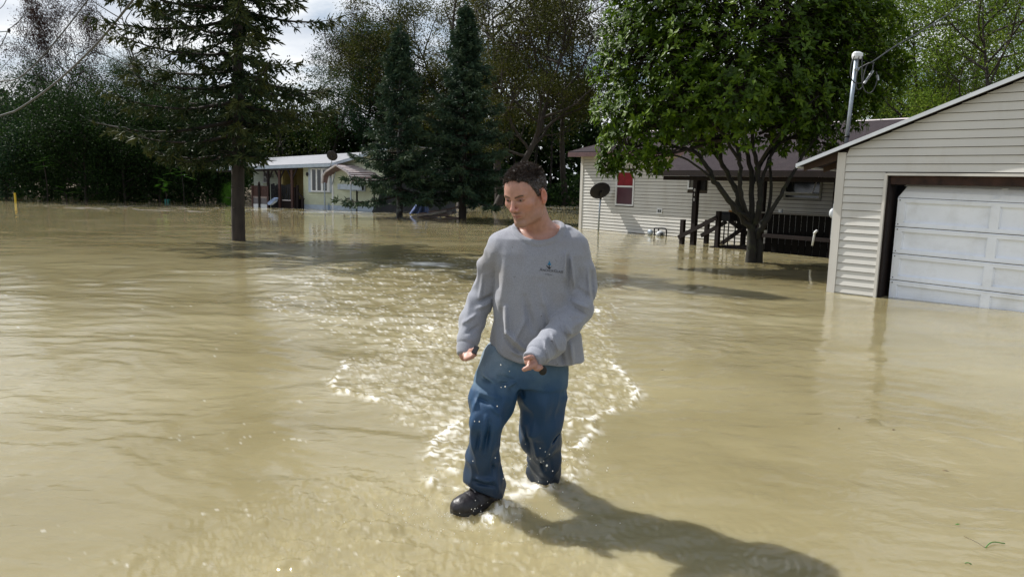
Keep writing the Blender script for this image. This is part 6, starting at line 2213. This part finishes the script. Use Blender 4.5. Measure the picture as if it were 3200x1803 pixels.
    def stick(me, name, m, x0, y0, scale, ang):
        """lay flat outline coordinates (x,y in pixels of the print) on the cloth"""
        ca, sa = math.cos(ang), math.sin(ang)
        co = []
        for v in me.vertices:
            X_, Y_ = v.co.x * scale, v.co.y * scale
            px = x0 + X_ * ca + Y_ * sa; py = y0 - Y_ * ca + X_ * sa
            rr = ray(px, py); rr = rr / np.linalg.norm(rr)
            hit = bv.ray_cast(Vector(CAMP), Vector(rr))
            if hit[0] is None: hit = (Vector(pz(px, py, 3.05)), None)
            co.append(hit[0] - Vector(rr) * .0022)
        for v, c in zip(me.vertices, co): v.co = c
        me.materials.clear()
        o = link_mesh(name, me, sh, m)
        return o
    def text_mesh(t, size):
        cu = bpy.data.curves.new('lettering', 'FONT'); cu.body = t; cu.size = size; cu.resolution_u = 3
        tmp = bpy.data.objects.new('lettering', cu); COL.objects.link(tmp)
        me = bpy.data.meshes.new_from_object(tmp.evaluated_get(bpy.context.evaluated_depsgraph_get()))
        bpy.data.objects.remove(tmp); return me
    ang = .10
    x = 0; xs = 1686; ys = 846
    for word, big in (('A', 1), ('NCHOR', 0), ('G', 1), ('LASS', 0)):
        me = text_mesh(word, 12.5 if big else 9.6)
        wdt = max(v.co.x for v in me.vertices)
        stick(me, 'lettering', mk, xs + x * math.cos(ang), ys + x * math.sin(ang), 1, ang)
        x += wdt + .8
    stick(text_mesh('ELMIRA, NY', 4.4), 'lettering', mk, 1703, 858, 1, ang)
    def shape(name, outl, m):
        me = bpy.data.meshes.new(name); me.from_pydata([(a, -c, 0) for a, c in outl], [], [tuple(range(len(outl)))]); me.update()
        stick(me, name, m, 1716.5, 825, 1, ang * .3)
    shape('anchor_emblem', [(-11, 3), (-6, 10), (-1, 10), (-1, 2), (1, 2), (1, 10), (6, 10), (10, 7), (0, 17)], mk)
    shape('bottle_emblem', [(-1.6, -9), (1.8, -9), (1.6, -4), (5, 0), (5.5, 4), (2.6, 3.4), (0, 0.6), (-2.6, 3.4), (-5, 3.6), (-4.6, 0), (-1.4, -4)], mbq)
    shape('anchor_emblem', [(1.6 * math.cos(t), 2.2 + 1.6 * math.sin(t)) for t in np.linspace(0, 5.8, 9)], mk)

    # ---------------- jeans
    V, F = surface(jeans, (-.32, 2.78, -.22), (.46, 3.62, .86), .0046)
    dn = bpy.data.materials.new('wet_denim'); dn.use_nodes = True
    nt = dn.node_tree; N, L = nt.nodes.new, nt.links.new; b = nt.nodes['Principled BSDF']; b.inputs['Specular IOR Level'].default_value = .38
    tc = N('ShaderNodeTexCoord'); sep = N('ShaderNodeSeparateXYZ'); L(tc.outputs['Object'], sep.inputs[0])
    nB = N('ShaderNodeTexNoise'); nB.inputs['Scale'].default_value = 6; nB.inputs['Detail'].default_value = 6; L(tc.outputs['Object'], nB.inputs['Vector'])
    ad = N('ShaderNodeMath'); ad.operation = 'MULTIPLY_ADD'; L(nB.outputs['Fac'], ad.inputs[0]); ad.inputs[1].default_value = .30; L(sep.outputs['Z'], ad.inputs[2])
    r = N('ShaderNodeValToRGB'); e = r.color_ramp.elements
    e[0].position = .12; e[0].color = (.014, .018, .026, 1); e[1].position = .88; e[1].color = (.27, .32, .37, 1)
    for p, c in ((.26, (.010, .028, .060)), (.50, (.011, .046, .110)), (.67, (.016, .058, .130)), (.76, (.080, .135, .19))):
        q = e.new(p); q.color = (*c, 1)
    L(ad.outputs[0], r.inputs[0])
    nA = N('ShaderNodeTexNoise'); nA.inputs['Scale'].default_value = 260; L(tc.outputs['Object'], nA.inputs['Vector'])
    mr = N('ShaderNodeMapRange'); mr.inputs['To Min'].default_value = .75; mr.inputs['To Max'].default_value = 1.25; L(nA.outputs['Fac'], mr.inputs['Value'])
    sc = N('ShaderNodeVectorMath'); sc.operation = 'SCALE'; L(r.outputs[0], sc.inputs[0]); L(mr.outputs[0], sc.inputs['Scale']); L(sc.outputs[0], b.inputs['Base Color'])
    rr = N('ShaderNodeMapRange'); rr.inputs['From Min'].default_value = .62; rr.inputs['From Max'].default_value = .74; rr.inputs['To Min'].default_value = .50; rr.inputs['To Max'].default_value = .85
    L(ad.outputs[0], rr.inputs['Value']); L(rr.outputs[0], b.inputs['Roughness'])
    bp = N('ShaderNodeBump'); bp.inputs['Distance'].default_value = .001; L(nA.outputs['Fac'], bp.inputs['Height']); L(bp.outputs[0], b.inputs['Normal'])
    je = link_mesh('jeans', np_mesh('jeans', V, F, True), root, dn)
    smooth_mesh(je, 1)

    # ---------------- shoe
    lea = mat('wet_black_leather', (.014, .012, .015), rough=.42, spec=.5, var=.5, vscale=25, bump=.004, bscale=45)
    rub = mat('black_rubber', (.010, .010, .012), rough=.38, spec=.5, var=.3)
    lo = np.minimum(SHO, TOE) - .10; hi = np.maximum(SHO, TOE) + [.10, .10, .22]
    V, F = surface(upper, lo, hi, .0032)
    u = link_mesh('shoe', np_mesh('shoe', V, F, True), root, lea); smooth_mesh(u, 1)
    V, F = surface(lambda P: sole(P) + .002 * (np.sin((P @ sF) * 420) > .3) * (sl_(P)[..., 2] < -.028), lo, hi, .0028)
    link_mesh('sole', np_mesh('sole', V, F, True), u, rub)
    lc = mat('wet_lace', (.10, .10, .115), rough=.4, spec=.6)
    lace = MB()
    for k in range(7):
        x = (.64 - .062 * k) * SLEN
        zz = .058 + .0135 * k
        pts = []
        for s_ in np.linspace(-1, 1, 7):
            zs = np.linspace(.13, 0, 90)
            cand = np.array([sw((x - .012 - .10 * 0 + .006 * s_, s_ * .024, z_)) for z_ in zs])
            ii = int(np.argmax(upper(cand.astype(np.float32)) < .0005))
            pts.append(cand[ii] + sU * .0015)
        lace.tube(pts, .0042, 6)
    lace.build('laces', lc, u, True)
    drip = MB()
    for dx in (-.012, .012):
        a = sw((.97 * SLEN, dx, -.012)); drip.tube([a, a - np.array([0, 0, .02]), a - np.array([0, .0, .045])], [.0016, .0022, .0012], 5)
    tag(drip.build('water_drips', MATS['droplet_water'], None, True), 'two thin drips of water running off the toe of the shoe', kind='stuff')

    # ---------------- what he holds
    c = pz(1696, 1154, 2.84)
    k = empty('car_key', c, 'black key fob with a metal ring hanging from his hand at the shirt hem', 'key')
    fb = MB(); fb.ball(c + [0, 0, -.004], (.0165, .007, .020), 14, 10).build('key_fob', M_BLACK, k, True)
    rg = MB(); rg.tube([pz(1687, 1150, 2.83) + np.array([.006 * math.cos(t), 0, .007 * math.sin(t)]) for t in np.linspace(0, 6.283, 13)], .0013, 5).build('key_ring', M_GALV, k, True)
    ph = MB()
    a, b2 = pz(1491, 1083, 3.02), pz(1480, 1104, 3.0)
    tag(ph.beam(a, b2, .009, .020, up=(1, 0, .2)).build('mobile_phone', mat('phone_black', (.01, .01, .012), rough=.15), None), 'small black phone gripped in his other hand beside the thigh', 'phone')


def hair_mask(q):
    x = np.abs(q[..., 0]); y = q[..., 1]; z = q[..., 2]
    front = .074 - .10 * np.maximum(x - .035, 0) + .006 * np.sin(x * 160)         # hairline height over the brow
    m1 = sstep(front - .004, front + .004, z) * (y > .035)
    # temple and sideburn
    yb = np.interp(z, [-.02, .0, .03, .06, .08], [-.002, .020, .040, .052, .075])
    m2 = sstep(yb + .004, yb - .004, y) * sstep(-.014, -.004, z + .0 * y)
    # behind the ear down to the nape
    zn = np.interp(y, [-.12, -.05, -.025, -.01], [-.062, -.050, -.02, .016])
    m3 = sstep(zn - .004, zn + .004, z) * (y < -.022)
    ear = ((y > -.034) & (y < .006) & (z < .020) & (x > .070))
    m = np.maximum(np.maximum(m1, m2), m3)
    return np.where(ear, 0, m)


def smooth_mesh(o, it=1, lam=.5):
    me = o.data
    n = len(me.vertices); V = np.empty(n * 3, np.float32); me.vertices.foreach_get('co', V); V = V.reshape(-1, 3).astype(float)
    E = np.empty(len(me.edges) * 2, np.int32); me.edges.foreach_get('vertices', E); E = E.reshape(-1, 2)
    deg = np.bincount(E.ravel(), minlength=n)[:, None].clip(1)
    for _ in range(it):
        S = np.zeros_like(V)
        for c in range(3):
            S[:, c] = np.bincount(E[:, 0], V[E[:, 1], c], n) + np.bincount(E[:, 1], V[E[:, 0], c], n)
        V = V + lam * (S / deg - V)
    me.vertices.foreach_set('co', V.astype(np.float32).ravel()); me.update()


build_man()
